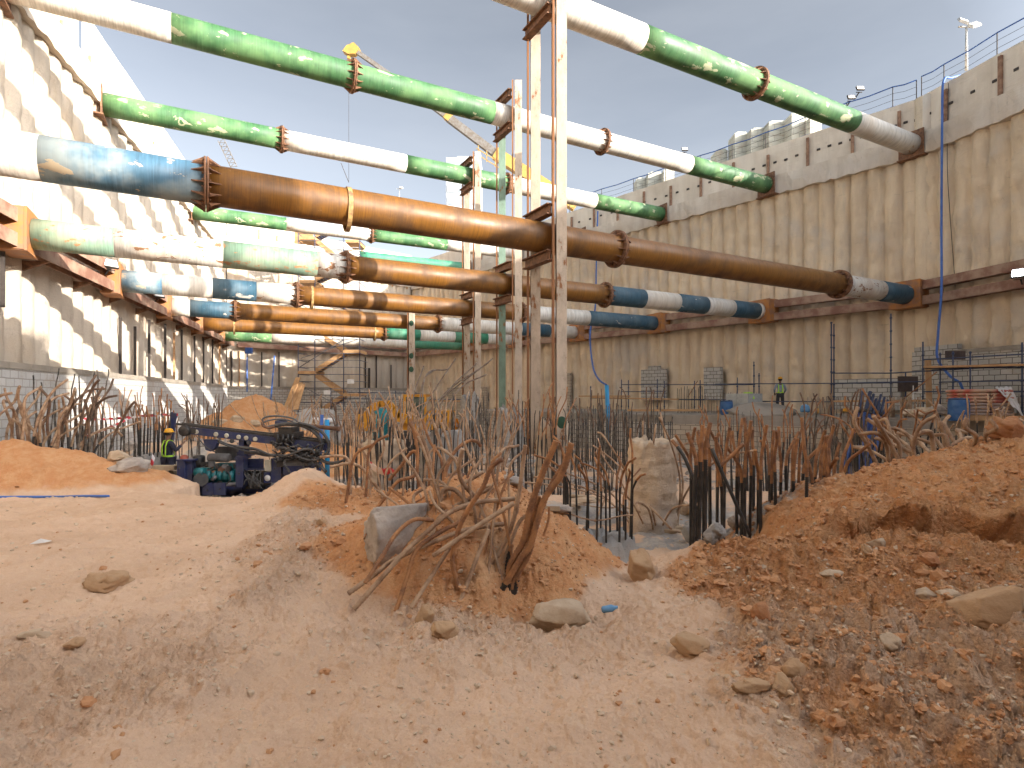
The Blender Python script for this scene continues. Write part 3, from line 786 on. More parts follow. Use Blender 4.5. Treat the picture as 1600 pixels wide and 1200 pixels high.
def pile_head(label, px, Y, base, R0_, h, mat='greyconc', seed=1, top=.85, cat='concrete pile', jag=.12, name='concrete_pile'):
    """broken-back concrete pile head: a rough drum with a ragged top"""
    c = P(px, base, Y); nu, nv = 90, 60; dn = max(.3, c.z - ground_z(c.x, c.y) + .2)
    u = np.linspace(0, 2 * PI, nu + 1)[:-1]; V = []
    for j in range(nv):
        t = j / (nv - 1); rr = R0_ * (1 + (top - 1) * t)
        nn = fbm(np.cos(u) * 1.6 + seed * 7, np.sin(u) * 1.6 + t * h * 3.2, 5, seed) 
        nn = nn + .5 * fbm(u * 3 + 2, np.full_like(u, t * h * 9), 4, seed + 6) + .25 * np.sin(t * h * 34 + 2 * fbm(u, u * 0 + t * 3, 3, seed)); rad = rr * (1 + .07 * nn) ; z = -dn + (h + dn) * t + np.zeros_like(u)
        if t > .5: z = z + jag * fbm(np.cos(u) * 2.2 + 3, np.sin(u) * 2.2 + seed, 4, seed + 2) * (t - .5) * 2
        V.append(np.stack([rad * np.cos(u), rad * np.sin(u), z], -1))
    for k, s in enumerate((.75, .4, .02)):
        nn = fbm(np.cos(u) * 3 * s + seed, np.sin(u) * 3 * s, 4, seed + 8)
        V.append(np.stack([R0_ * top * s * np.cos(u), R0_ * top * s * np.sin(u), h + jag * nn], -1))
    V = np.concatenate(V); nr = nv + 3
    i = np.arange(nr - 1)[:, None] * nu + np.arange(nu)[None]; j2 = np.arange(nr - 1)[:, None] * nu + (np.arange(nu)[None] + 1) % nu
    Fc = np.stack([i.ravel(), j2.ravel(), (j2 + nu).ravel(), (i + nu).ravel()], 1)
    o = np_mesh(name, V, Fc, M[mat], True); o.location = c; tag(o, label, cat); return o

# --- the tangle in front
def PB(seq, Y0, Y1):
    n = len(seq) - 1
    return [P(x, y, Y0 + (Y1 - Y0) * i / n) for i, (x, y) in enumerate(seq)]
def down(pts, d=.22):
    e = pts[-1] + (pts[-1] - pts[-2]).normalized() * d; return pts + [e]
tan = thing('bent_rebar_cluster', 'tangle of thick rusty ribbed bars bent towards the leaning concrete slab, closest to the viewer', 'rebar cage', P(720, 900, 4.2), 0, 'rebar starter bars of the bored piles')
T = [
 ([(785, 717), (767, 731), (755, 761), (731, 797), (716, 830), (707, 872), (714, 914)], 3.9, 4.0, .0205),
 ([(723, 701), (717, 731), (723, 755), (741, 776), (752, 800)], 4.3, 4.5, .021),
 ([(821, 695), (812, 764), (800, 821), (782, 860), (767, 884), (765, 911)], 4.2, 4.15, .019),
 ([(804, 779), (746, 785), (704, 800), (665, 833), (629, 866), (589, 911)], 4.3, 3.95, .022),
 ([(803, 786), (761, 812), (719, 840)], 4.0, 3.95, .021),
 ([(791, 818), (746, 824), (704, 836), (620, 872), (587, 896)], 4.3, 4.0, .021),
 ([(677, 813), (647, 812), (620, 833), (599, 866)], 4.2, 3.95, .018),
 ([(719, 815), (680, 836), (650, 860), (635, 905)], 4.2, 4.0, .019),
 ([(704, 854), (671, 905)], 4.05, 3.95, .018),
 ([(764, 827), (752, 854), (737, 893)], 4.1, 4.0, .019),
 ([(687, 794), (692, 767), (707, 764), (722, 776), (738, 800)], 4.4, 4.4, .021),
 ([(770, 761), (728, 782), (689, 806), (674, 836), (650, 880)], 4.5, 4.2, .020),
 ([(755, 737), (710, 767), (674, 809), (660, 850)], 4.7, 4.4, .019),
 ([(742, 776), (716, 790), (700, 812), (690, 860)], 4.5, 4.3, .020),
 ([(781, 824), (783, 845), (776, 872)], 4.35, 4.3, .016),
 ([(826, 803), (812, 815), (800, 842), (790, 870)], 4.3, 4.2, .017),
 ([(858, 792), (857, 812), (850, 835)], 4.6, 4.6, .012),
 ([(712, 800), (735, 818), (752, 842), (770, 866), (776, 885)], 4.45, 4.3, .019),
 ([(664, 806), (690, 830), (716, 846), (742, 862)], 4.4, 4.3, .018),
 ([(740, 800), (744, 826), (748, 852)], 4.5, 4.4, .018),
]
qt = random.Random(12)
for i in range(26):
    bx_, by_ = qt.uniform(670, 800), qt.uniform(850, 885); yb = qt.uniform(4.1, 4.7); dx = qt.uniform(-95, 70); hh = qt.uniform(70, 185)
    T.append(([(bx_ + dx + qt.uniform(-25, 35), by_ - hh), (bx_ + dx * .75, by_ - hh * qt.uniform(.7, .95)), (bx_ + dx * .35, by_ - hh * .45), (bx_, by_)], yb + qt.uniform(0, .5), yb, qt.uniform(.010, .015)))
for seq, a, b, r in T: bar(tan, down(PB(seq, a, b)), r * .80, 0, 'alltan' if rnd.random() < .75 else 'all', True, 7)
up = thing('bent_rebar_cluster', 'upright trio of thick ribbed bars with black feet rising out of the hollow', 'rebar cage', P(795, 925, 4.1), 0, 'rebar starter bars of the bored piles')
for seq, a, b, r, bk in [
 ([(869, 689), (845, 746), (827, 800), (818, 845), (797, 884), (794, 929)], 4.0, 4.1, .0225, .26),
 ([(893, 692), (878, 740), (848, 785), (830, 848), (812, 875), (784, 922)], 4.0, 4.05, .0215, .24),
 ([(885, 720), (858, 765), (838, 820), (825, 868), (803, 905), (799, 930)], 4.1, 4.1, .020, .25),
 ([(800, 850), (795, 870), (790, 900), (787, 925)], 4.2, 4.15, .016, .9),
 ([(842, 775), (833, 812), (826, 850), (815, 880), (806, 915)], 4.15, 4.1, .019, .35)]:
    pts = down(PB(seq, a, b), .3)[::-1]
    bar(up, pts, r, bk, 'rust', True, 7)
rod = MB(); rod.ring_tube(smooth_path(PB([(569, 842), (574, 832), (590, 820), (650, 784), (705, 752)], 4.3, 4.9), .05), .007, 6)
tag(rod.obj('thin_rod', M['rebar']), 'thin straight rusty rod lying over the grey concrete slab', 'steel rod')

md = thing('bent_rebar_cluster', 'loose rusty bars arching over behind the concrete slab, one bent right round', 'rebar cage', P(650, 760, 6.6), 0, 'rebar starter bars of the bored piles')
for seq, a, b, r in [
 ([(640, 660), (662, 700), (672, 745), (662, 800)], 6, 5.8, .024), ([(641, 654), (652, 700), (652, 740), (656, 765)], 6.4, 6.4, .022),
 ([(658, 680), (667, 705), (676, 746), (668, 798)], 5.8, 5.8, .026), ([(608, 750), (625, 730), (644, 706), (652, 712), (648, 742), (622, 752), (606, 772)], 6.5, 6.3, .023),
 ([(751, 697), (745, 690), (732, 689), (712, 704), (698, 732), (690, 770)], 6.3, 6.0, .022), ([(607, 680), (588, 690), (576, 708), (574, 740)], 7.4, 7.4, .022),
 ([(582, 695), (560, 706), (550, 724), (546, 750)], 7.4, 7.4, .024), ([(500, 714), (536, 713), (546, 726), (547, 755)], 8.2, 8.2, .025),
 ([(516, 730), (546, 724), (566, 732), (582, 752)], 8, 8, .026), ([(700, 705), (680, 700), (668, 716), (662, 760)], 6.6, 6.5, .018),
 ([(660, 655), (672, 690), (690, 720), (694, 780)], 6.5, 6.3, .02), ([(675, 655), (688, 690), (697, 740), (692, 790)], 6.9, 6.8, .02),
 ([(690, 660), (702, 700), (708, 740), (700, 790)], 7.2, 7.1, .02), ([(610, 640), (622, 690), (632, 720), (630, 760)], 7.8, 7.8, .018),
 ([(596, 668), (600, 700), (590, 730), (596, 770)], 8, 8, .018), ([(560, 690), (575, 720), (580, 745), (578, 770)], 8.4, 8.3, .02),
 ([(720, 726), (712, 715), (700, 728), (698, 745), (708, 770)], 6.2, 6.2, .018), ([(636, 700), (612, 720), (602, 745), (604, 775)], 7.2, 7.2, .018),
 ([(545, 655), (552, 690), (548, 720), (556, 760)], 9, 9, .018), ([(568, 660), (562, 690), (570, 720), (566, 760)], 9, 9, .016)]:
    bar(md, down(PB(seq, a, b), .3), r * .82, 0, 'alltan' if rnd.random() < .45 else 'all', True, 6)

# --- centre and right
cg = cage('round cage of thin black bars with a hoop standing on crumbled grey concrete', 933, 6.4, 842, 18, .38, 1.05, .0125, .62, 'rust', .75, .02, 4, squash=.9, hoops=(.30, ), curl=.5)
cage('rusty bars swept to one side on top of the tan concrete stub', 1024, 8.6, 700, 16, .30, .62, .014, .0, 'alltan', 1.2, .15, 11, curl=.5)
pile_head('tall rough tan concrete pile stub right behind the hooped cage', 1020, 8.6, 808, .36, 1.13, 'tanconc', 5, .97)
pile_head('crumbling grey mound of concrete under the hooped cage', 938, 6.4, 868, .52, .20, 'greyconc', 9, .72, jag=.10)
big = cage('widest group of thick bars with black lower halves, their tops rusty and splayed', 1196, 7.3, 838, 26, .90, 1.30, .019, .60, 'rust', .24, .015, 21, squash=.62, curl=.30, ribs=True, hvar=.10)
for i in range(13):
    x_ = 1118 + i * 14.5 + qt.uniform(-4, 4); y_ = 6.75 + qt.uniform(-.25, .5); yt = qt.uniform(652, 690); k_ = qt.uniform(-14, 14)
    bar(big, [P(x_ + qt.uniform(-3, 3), 905, y_), P(x_, 800, y_), P(x_ + 1, 730, y_), P(x_ + k_ * .3, 705, y_), P(x_ + k_, yt, y_ + qt.uniform(-.1, .1))], qt.uniform(.016, .019), .62, 'rust', True)
bar(big, [P(1172, 836, 6.5), P(1120, 720, 6.6), P(1112, 700, 6.6)], .021, 1, 'rust', False)
bar(big, [P(1122, 732, 6.6), P(1145, 710, 6.6), P(1162, 694, 6.6)], .02, 0, 'all', True)
bar(big, [P(1092, 770, 6.6), P(1068, 712, 6.7), P(1050, 688, 6.8)], .021, .75, 'rust', False)
for i, (x, yb, yt, w) in enumerate([(1086, 838, 676, .3), (1094, 842, 664, .2), (1102, 840, 660, .2)]):
    bar(big, [P(x - 2, yb, 6.2), P(x, (yb + yt) / 2, 6.2), P(x + 1, yt + 40, 6.2), P(x + (-12, 4, 8)[i], yt, 6.2)], .0215, .66, 'rust', True)
cage('crooked thin dark bars fanning open in front of the leaning blue pipes', 1300, 9.6, 770, 24, .42, 1.45, .012, .75, 'dust', .22, .09, 31, curl=.3)
cage('dark bars with long curved rusty tips, just before the leaning blue pipes', 1378, 8.4, 752, 18, .30, 1.15, .014, .55, 'rust', .5, .10, 37, curl=.6)
cage('mud dusted heavy bars bending over beside the red heap, under the blue barrel', 1440, 7.2, 740, 16, .44, .78, .023, .1, 'tan', 1.0, .2, 41, curl=1.1, ribs=True)
cage('heavy rusty bars curling low against the top of the red heap', 1530, 7.0, 725, 15, .5, .62, .022, .35, 'tan', 1.1, .2, 47, curl=1.2, ribs=True)
q = random.Random(5)
for i, (x, Y, b, n, R_, h, bl, st, be, lab) in enumerate([
 (1130, 12.0, 735, 16, .5, 1.15, .55, 'rust', .5, 'rust tipped bars against the block face, seen through the widest group'),
 (1235, 12.5, 735, 18, .55, 1.25, .5, 'rust', .5, 'rust tipped bars behind the widest group, nearer the blue pipes'),
 (1345, 13.5, 720, 16, .5, 1.2, .6, 'dust', .35, 'straight dusty bars behind the leaning blue pipes'),
 (1500, 11.0, 715, 14, .45, .95, .4, 'tan', .6, 'bars in front of the block face below the cement bags'),
 (1590, 10.0, 705, 10, .4, .75, .3, 'tan', .6, 'bars at the far right edge above the red heap'),
 (905, 14.5, 705, 22, .7, 1.2, .75, 'dust', .3, 'dark bars beyond the hooped cage'),
 (985, 13.5, 712, 20, .6, 1.25, .7, 'dust', .35, 'dark bars behind the tan concrete stub'),
 (840, 12.5, 722, 18, .5, 1.5, .45, 'rust', .5, 'bars at the feet of the nearest king posts'),
 (792, 16.0, 700, 22, .9, 1.15, .9, 'blk', .1, 'straight black bars at the foot of the second pair of king posts'),
 (770, 11.5, 735, 16, .22, 1.15, .0, 'alltan', .35, 'tight sheaf of thin rusty bars before the second king posts'),
 (722, 15.0, 706, 26, .7, 1.2, .85, 'blk', .2, 'black bars before the mottled concrete footed post'),
 (690, 12.0, 730, 22, .6, 1.35, .2, 'tan', .4, 'rusty bars below the yellow vested worker'),
 (640, 13.0, 725, 24, .7, 1.5, .15, 'tan', .4, 'rusty bars in front of the excavator cab'),
 (590, 13.5, 720, 24, .7, 1.3, .15, 'tan', .45, 'rusty bars in front of the excavator arm'),
 (560, 15.5, 705, 18, .6, 1.2, .4, 'dust', .4, 'grey bars beyond the drill rig hoses'),
 (505, 27.0, 678, 14, .5, 1.4, .6, 'blk', .05, 'small upright bars with yellow caps by the stair tower'),
 (563, 27.0, 676, 14, .5, 1.4, .6, 'blk', .05, 'small upright bars with yellow caps before the excavator bucket'),
 (452, 19.5, 668, 24, .55, .85, .0, 'alltan', .5, 'bushy thin rusty bars behind the drill head'),
 (530, 20.5, 668, 20, .6, .9, .0, 'alltan', .8, 'rusty bars flopping over right of the drill head'),
 (243, 15.3, 716, 20, .36, 1.45, .7, 'rust', .15, 'tall black bars with rusty tips on the pile beside the rig worker'),
 (285, 16.6, 712, 16, .5, 1.3, .2, 'dust', .15, 'thin bars just behind the rig worker'),
 (190, 17.5, 698, 24, .55, 1.45, .4, 'dust', .25, 'dark bunch of bars by the striped tape against the block wall'),
 (318, 22.5, 672, 22, .6, 1.2, .2, 'dust', .35, 'bars in front of the large sand heap'),
 (22, 12.3, 712, 14, .55, 1.45, .2, 'tan', .45, 'heavy crooked rusty bars cut by the frame edge'),
 (72, 12.9, 712, 18, .6, 1.35, .15, 'tan', .6, 'heavy crooked rusty bars crossing one another before the block wall'),
 (112, 13.2, 712, 16, .5, 1.5, .25, 'dust', .35, 'crooked bars at the right of the big left bunch'),
 (90, 15.5, 700, 20, .9, 1.75, .8, 'blk', .1, 'tall thin grey bars rising above the big left bunch'),
 ]):
    heavy = x < 130 and Y < 13.5
    cage(lab, x, Y, b, n, R_, h, (.026 if heavy else .014 if Y < 14 else .016), max(bl, .5) if not heavy and st != 'alltan' else bl, st, be * (.5 if not heavy else .9), .045 if not heavy else .13, 100 + i, curl=.28 if not heavy else .7, ribs=False)
pile_head('grey broken pile head under the tall black bars beside the drill rig', 244, 15.3, 764, .44, .90, 'greyconc', 13, .98)
pile_head('ragged concrete collar round the foot of the third pair of king posts', 735, 26.6, 712, .62, 2.6, 'greyconc', 15, .72, jag=.5)
pile_head('concrete collar round the foot of the nearest king posts', 864, 15.9, 742, .52, 1.35, 'tanconc', 17, .8, jag=.3)
pile_head('pale concrete collar round the foot of the second king posts', 797, 21.8, 722, .62, 1.9, 'greyconc', 19, .72, jag=.4)
pile_head('low grey pile stub among the rusty bars before the excavator', 690, 13.2, 752, .5, 1.1, 'greyconc', 20, .98)
pile_head('short pale pile stub left of the rusty bars', 602, 13.8, 752, .5, .95, 'tanconc', 22, .98)

# a wild sheaf of thin rods sticking up in the middle
sh = thing('bent_rebar_cluster', 'sheaf of long thin grey rods leaning up against the far wall', 'rebar cage', P(690, 690, 17), 0, 'rebar starter bars of the bored piles')
for a, b, c in [((640, 700), (672, 640), (770, 560)), ((650, 700), (690, 620), (764, 566)), ((655, 700), (700, 612), (745, 568)), ((650, 690), (660, 600), (678, 578)), ((660, 690), (664, 590), (700, 577)), ((640, 690), (646, 620), (662, 572)), ((620, 710), (672, 620), (712, 560)), ((670, 690), (716, 610), (760, 585)), ((575, 720), (610, 670), (628, 620))]:
    bar(sh, [P(*a, 17), P(*b, 17.4), P(*c, 18)], .022, 0, 'grey', False, 5)

# rows of black starter bars for walls, in front of the deck
def bar_row(label, x0, x1, Y0, Y1, base, h, n, r=.014, seed=0, mat='blackdust', group='rows of wall starter bars'):
    a = P(x0, base, Y0); b = P(x1, base, Y1); q = random.Random(seed)
    if base > 660:
        g = EYE - 2.45; h += (a.z + b.z) / 2 - g; a.z = g; b.z = g
    root = thing('starter_bar_row', label, 'rebar row', a, 0, group)
    for i in range(n):
        t = (i + q.uniform(-.3, .3)) / (n - 1); p = (b - a) * t + Vector((0, q.uniform(-.12, .12), -.2))
        hh = h * q.uniform(.86, 1.06) + .2; e = p + Vector((q.gauss(0, .02), q.gauss(0, .02), hh))
        m = MB(); m.ring_tube([p, (p + e) / 2 + Vector((q.gauss(0, .008), 0, 0)), e], r, 5); m.obj('rebar', M[mat], root)
    return root
bar_row('dense row of black bars left of the block faced deck', 872, 1050, 19.0, 19.5, 706, 1.25, 56, .017, 1)
bar_row('second row of black bars closer to the king posts', 880, 985, 21.5, 22, 690, 1.35, 34, .017, 2)
bar_row('short dark bars on the deck beside the blue barrel at the block pallet', 1098, 1186, 27.5, 25.5, 640, .75, 26, .014, 3, 'rebargrey')
bar_row('grey bars standing on the deck behind the plank edge', 1058, 1100, 28, 28, 640, 1.1, 18, .014, 4)
bar_row('grey bars along the deck under the orange helmet', 1262, 1330, 24.5, 23.5, 645, .65, 26, .014, 5, 'rebargrey')
bar_row('bent brown bars on the deck below the white ladder', 1388, 1440, 21.0, 20.6, 645, .55, 24, .017, 6, 'rebartan')
bar_row('stub bars on the deck beyond the cement bags', 1562, 1600, 20.3, 20, 648, .7, 12, .014, 7, 'rebargrey')
bar_row('upright bars from the deck edge, seen before the block pallet', 1128, 1188, 20.5, 20.5, 690, 1.05, 16, .012, 8)
# ================================================================ raised deck and block work along the right wall
DZ = EYE - .72
def block_mat(name, base, sh, mortar, bw=.40, bh=.20):
    t = NT(name); br = t.n.new('ShaderNodeTexBrick'); br.offset = .5
    # brick pattern in the plane of the wall: u along the wall (local x), v up
    cb = t.n.new('ShaderNodeCombineXYZ'); sp = t.n.new('ShaderNodeSeparateXYZ'); t.link(t.co, sp.inputs[0]); t.link(sp.outputs[0], cb.inputs[0]); t.link(sp.outputs[2], cb.inputs[1])
    wob = t.n.new('ShaderNodeVectorMath'); wob.operation = 'ADD'; nv = t.n.new('ShaderNodeTexNoise'); nv.inputs['Scale'].default_value = 3; t.link(t.co, nv.inputs[0])
    sc = t.n.new('ShaderNodeVectorMath'); sc.operation = 'SCALE'; sc.inputs['Scale'].default_value = .035; t.link(nv.outputs['Color'], sc.inputs[0])
    t.link(cb.outputs[0], wob.inputs[0]); t.link(sc.outputs[0], wob.inputs[1]); t.link(wob.outputs[0], br.inputs['Vector'])
    br.inputs['Scale'].default_value = 1; br.inputs['Brick Width'].default_value = bw; br.inputs['Row Height'].default_value = bh; br.inputs['Mortar Size'].default_value = .014
    br.inputs['Mortar Smooth'].default_value = .1; br.inputs['Bias'].default_value = 0
    br.inputs['Color1'].default_value = (*base, 1); br.inputs['Color2'].default_value = (*sh, 1); br.inputs['Mortar'].default_value = (*mortar, 1)
    n = t.noise(1.2, None, 8, .7); k = t.mix(t.math('MULTIPLY', t.ramp(n, .5, .68), .55), br.outputs['Color'], (.40, .32, .235, 1))
    n2 = t.noise(14, None, 6, .7); k = t.mix(t.math('MULTIPLY', t.ramp(n2, .55, .7), .35), k, (.26, .24, .22, 1))
    inv = t.math('SUBTRACT', 1.0, br.outputs['Fac'])
    nb = t.bump(inv, .8, .015); nb = t.bump(n2, .3, .01, nb)
    return t.done(k, .95, nb, spec=.2)
M['block'] = block_mat('grey_block_masonry', (.52, .49, .44), (.42, .395, .355), (.14, .125, .11))
M['blockL'] = block_mat('whitewashed_block_masonry', (.55, .54, .52), (.46, .455, .44), (.33, .31, .28), .36, .20)
M['blocktan'] = block_mat('tan_block_masonry', (.50, .42, .32), (.42, .35, .27), (.22, .18, .14))

def block_wall(label, a, b, z0, z1, thick=.2, mat='block', coping=None, ragged=0, seed=0):
    d = (b - a); L = Vector((d.x, d.y)).length; ang = math.atan2(d.y, d.x)
    root = thing('block_wall', label, 'block wall', (a.x, a.y, z0), ang); q = random.Random(seed)
    m = MB(); h = z1 - z0; ct = .16 if coping else 0
    m.box((L / 2, 0, (h - ct) / 2), (L, thick, h - ct))
    if ragged:
        x = .1
        while x < L - .3:
            w = .4 * q.randint(1, 3); hh = .2 * q.randint(0, ragged)
            w = min(w, L - x)
            if hh: m.box((x + w / 2, 0, h - ct + hh / 2), (w, thick - .01, hh))
            x += w + .003
    o = m.obj('masonry', M[mat], root)
    if coping:
        c = MB(); n = max(2, int(L / .5))
        for i in range(n):
            c.box((L * (i + .5) / n, 0, h - ct / 2), (L / n - .001, thick + .03 + q.uniform(0, .02), ct + q.uniform(-.02, .02)))
        c.obj('coping', M[coping], root)
    return root

d_, n_ = frame_of('right'); dn_, nn_ = frame_of('near')
A0 = P(1050, 648, 24.3); A1 = Vector((16.9, 19.0, 0)); A2 = Vector((18.7, 17.2, 0))
A0 = Vector((A0.x, A0.y, 0))
far0 = A0 + d_ * 15.5
def deck():
    pts = [A2 + Vector((6, -3, 0)), A1, A0, far0, far0 - n_ * 9.5, KINK - n_ * 1.0 + Vector((2, 0, 0))]
    m = MB(); n = len(pts)
    vs = [Vector((p.x, p.y, z)) for z in (DZ - .35, DZ) for p in pts]
    m.add(vs, [tuple(range(n)), tuple(range(2 * n - 1, n - 1, -1))] + [(i, i + n, (i + 1) % n + n, (i + 1) % n) for i in range(n)])
    o = m.obj('concrete_deck', M['slab']); tag(o, 'raised concrete deck along the tan pile wall', 'concrete deck')
    o2 = bpy.data.objects['concrete_deck']
deck()
dd = (A1 - A0).normalized()
block_wall('tan block face under the deck edge, behind the widest group of bars', A0 + Vector((-.05, -.12, 0)) , A1 + Vector((0, -.12, 0)), -.3, DZ - .36, .2, 'blocktan')
block_wall('dark block face returning under the deck, left end', far0 + n_ * .12, A0 + n_ * .12 , -.3, DZ - .36, .2, 'block')
eb = MB(); eb.beam(A0 + Vector((0, -.1, DZ - .17)), A1 + Vector((0, -.1, DZ - .17)), .14, .40); 
tag(eb.obj('edge_beam', M['slab']), 'rough cast concrete edge beam along the front of the deck', 'concrete beam')

def plank(label, a, b, w=.22, h=.05, mat='wood', group='timber planks lying about'):
    m = MB(); m.beam(a, b, w, h); o = m.obj('timber_plank', M[mat]); tag(o, label, 'plank', group); return o
plank('long raw plank on the deck edge left of the blue barrel', P(981, 641, 24.6), P(1096, 641, 24.5), .25, .09)
plank('pale plank along the deck edge below the cement bags', P(1512, 653, 18.4), P(1640, 654, 17.6), .1, .16, 'wood')

# infill block panels against the pile walls
def panel(key, x0, x1, y0, y1, label, t=.25, mat='block', coping=None, ragged=0, seed=0):
    a = along(key, px=x0, t=t); b = along(key, px=x1, t=t)
    z1 = EYE + (HZ - y1) / F * ((a.y + b.y) / 2); z0 = EYE + (HZ - y0) / F * ((a.y + b.y) / 2)
    return block_wall(label, a, b, z0, z1, .2, mat, coping, ragged, seed)
panel('right', 1003, 1041, 625, 577, 'narrow infill of grey blocks with uneven top, middle of the tan wall', ragged=1, seed=3)
panel('right', 1101, 1128, 625, 574, 'narrowest infill of grey blocks left of the pallet', ragged=0)
panel('right', 1304, 1408, 640, 592, 'low grey block infill behind the leaning blue pipes')
panel('near', 1428, 1500, 645, 548, 'grey block infill behind the white ladder', t=.22, ragged=1, seed=5)
panel('near', 1484, 1700, 645, 540, 'tall grey block infill with dark coping behind the cement bags', t=.5, coping='slab')
panel('right', 876, 892, 640, 583, 'slim tan block infill beside the nearest king post', mat='blocktan')
panel('right', 700, 760, 640, 605, 'small far block panel near the workers', mat='blocktan')

# left block wall with grey coping: along the left pile wall and on across the back
a = along('left', px=-60, t=.75); b = along('left', px=352, t=.75)
block_wall('long whitewashed block wall under the sunlit pile wall', Vector((a.x, a.y, 0)), Vector((b.x, b.y, 0)), -.3, EYE + .88, .25, 'blockL', 'slab')
a = along('back', px=352, t=1.0); b = along('back', px=640, t=1.0)
block_wall('low grey wall across the back behind the stair tower', Vector((a.x, a.y, 0)), Vector((b.x, b.y, 0)), -.3, EYE + .9, .25, 'block', 'slab')
# grout patch where a round plaster pier bulges from it
# vertical steel soldiers and bars set in the pile walls below the waler
def wall_strips(key, specs, label_piece):
    for i, (px, y0, y1, w, mt) in enumerate(specs):
        p = along(key, px=px, t=.12); z0 = EYE + (HZ - y0) / F * p.y; z1 = EYE + (HZ - y1) / F * p.y
        m = MB(); d, n = frame_of(key)
        m.box((p.x, p.y, (z0 + z1) / 2), (w * .5, .10, z1 - z0), Matrix.Rotation(math.atan2(d.y, d.x), 3, 'Z'))
        m.obj('steel_strip', M[mt], PW[key][2])
wall_strips('left', [(4, 480, 392, .09, 'darkgap'), (188, 590, 496, .09, 'darkgap'), (211, 592, 510, .10, 'darkgap'), (233, 596, 500, .12, 'darkgap'), (258, 598, 506, .12, 'darkgap'), (272, 598, 520, .08, 'soldierL'), (284, 600, 515, .12, 'darkgap'), (304, 602, 525, .12, 'darkgap'), (318, 604, 528, .1, 'darkgap'), (332, 605, 530, .14, 'darkgap'), (343, 606, 534, .16, 'soldierL')], 'strip')
wall_strips('back', [(362, 605, 548, .2, 'darkgap'), (374, 605, 548, .12, 'soldierL'), (386, 605, 549, .15, 'darkgap'), (409, 608, 550, .12, 'darkgap'), (436, 608, 550, .14, 'darkgap'), (571, 614, 558, .16, 'darkgap'), (588, 614, 556, .16, 'darkgap'), (577, 614, 575, .3, 'darkgap'), (611, 614, 570, .14, 'darkgap')], 's')
for (px, y0, y1, w) in [(1240, 1, 1, 1)][:0]: pass

# ================================================================ scaffolds
def tube(m, a, b, r=.024): m.ring_tube([a, b], r, 6)
SG = 'scaffold frames against the tan wall'
def scaffold(label, posts, rails, planks=(), braces=()):
    """posts: (px, Y, ybase, ytop); rails: (px0, Y0, y0, px1, Y1, y1)"""
    p0 = posts[0]; c = P(p0[0], p0[2], p0[1]); root = thing('scaffold', label, 'scaffold', c, 0, SG)
    for (x, Y, yb, yt) in posts:
        m = MB(); a = P(x, yb, Y) - c; b = P(x, yt, Y) - c; a.z = (EYE - 2.45 if Y > 32 else DZ - .02) - c.z; tube(m, a, b, .026)
        z = .3
        while z < (b - a).length: m.cyl(a + Vector((0, 0, z - .03)), a + Vector((0, 0, z + .03)), .042, 6); z += .5
        m.obj('standard', M['scaff'], root)
    for (x0, Y0, y0, x1, Y1, y1) in rails:
        m = MB(); tube(m, P(x0, y0, Y0) - c, P(x1, y1, Y1) - c, .026); m.obj('ledger', M['scaff'], root)
    for (x0, Y0, y0, x1, Y1, y1) in planks:
        m = MB(); m.beam(P(x0, y0, Y0) - c, P(x1, y1, Y1) - c, .5, .07); m.obj('plank', M['wood'], root)
    for (x0, Y0, y0, x1, Y1, y1) in braces:
        m = MB(); tube(m, P(x0, y0, Y0) - c, P(x1, y1, Y1) - c, .022); m.obj('brace', M['rebar'], root)
scaffold('blue tube scaffold over the cement bags with a plank walkway', [(1442, 21.0, 642, 534), (1469, 20.6, 640, 551), (1489, 20.2, 640, 549), (1516, 19.8, 640, 549), (1597, 19.0, 640, 535)],
    [(1300, 22.6, 583, 1392, 21.6, 583), (1392, 21.6, 583, 1600, 18.9, 571), (1442, 21, 562, 1660, 18.2, 550), (1442, 21, 612, 1680, 18.2, 612), (1300, 22.6, 599, 1445, 21, 596), (1442, 21, 576, 1680, 18.2, 573), (1470, 20.5, 597, 1680, 18, 593)],
    [(1444, 20.8, 574, 1700, 18.1, 568)], [(1410, 21.2, 625, 1464, 20.5, 581)])
scaffold('blue tube scaffold in front of the two tall black uprights', [(1299, 23.4, 642, 503), (1303, 23.6, 642, 506), (1392, 22.0, 642, 490), (1415, 21.8, 640, 582)], [(1118, 27.5, 600, 1300, 24.2, 599), (1182, 26.5, 627, 1330, 23.4, 628), (1300, 23.4, 599, 1392, 22, 598)], [(1300, 22.3, 627, 1445, 20.8, 626)])
scaffold('blue rail scaffold behind the plank edge, left of the block pallet', [(971, 31.0, 642, 593), (982, 31.2, 625, 594), (1027, 30.2, 642, 592), (1038, 30, 640, 595), (1085, 29, 640, 595), (1094, 29, 640, 594), (1152, 27.8, 640, 590), (1178, 27.5, 640, 565), (1186, 27.4, 640, 583), (923, 30, 655, 603)],
    [(971, 31, 601, 1180, 27.6, 601), (971, 31, 612, 1040, 30, 612), (922, 30, 622, 1100, 28.5, 625), (1040, 29, 624, 1182, 27, 624)], [(905, 31.5, 619, 985, 30.8, 619), (925, 30, 621, 1060, 28, 624)], [(1075, 28.8, 620, 1090, 28.7, 595)])
scaffold('low scaffold rails under the far block wall beyond the excavator', [(517, 42, 640, 606), (578, 41, 640, 606), (618, 40, 640, 610), (650, 39, 640, 612)], [(517, 42, 612, 660, 39, 615), (517, 42, 622, 660, 39, 624), (560, 41, 614, 640, 39, 614), (670, 33, 624, 730, 31, 624)], [(670, 33, 626, 735, 31, 627)])

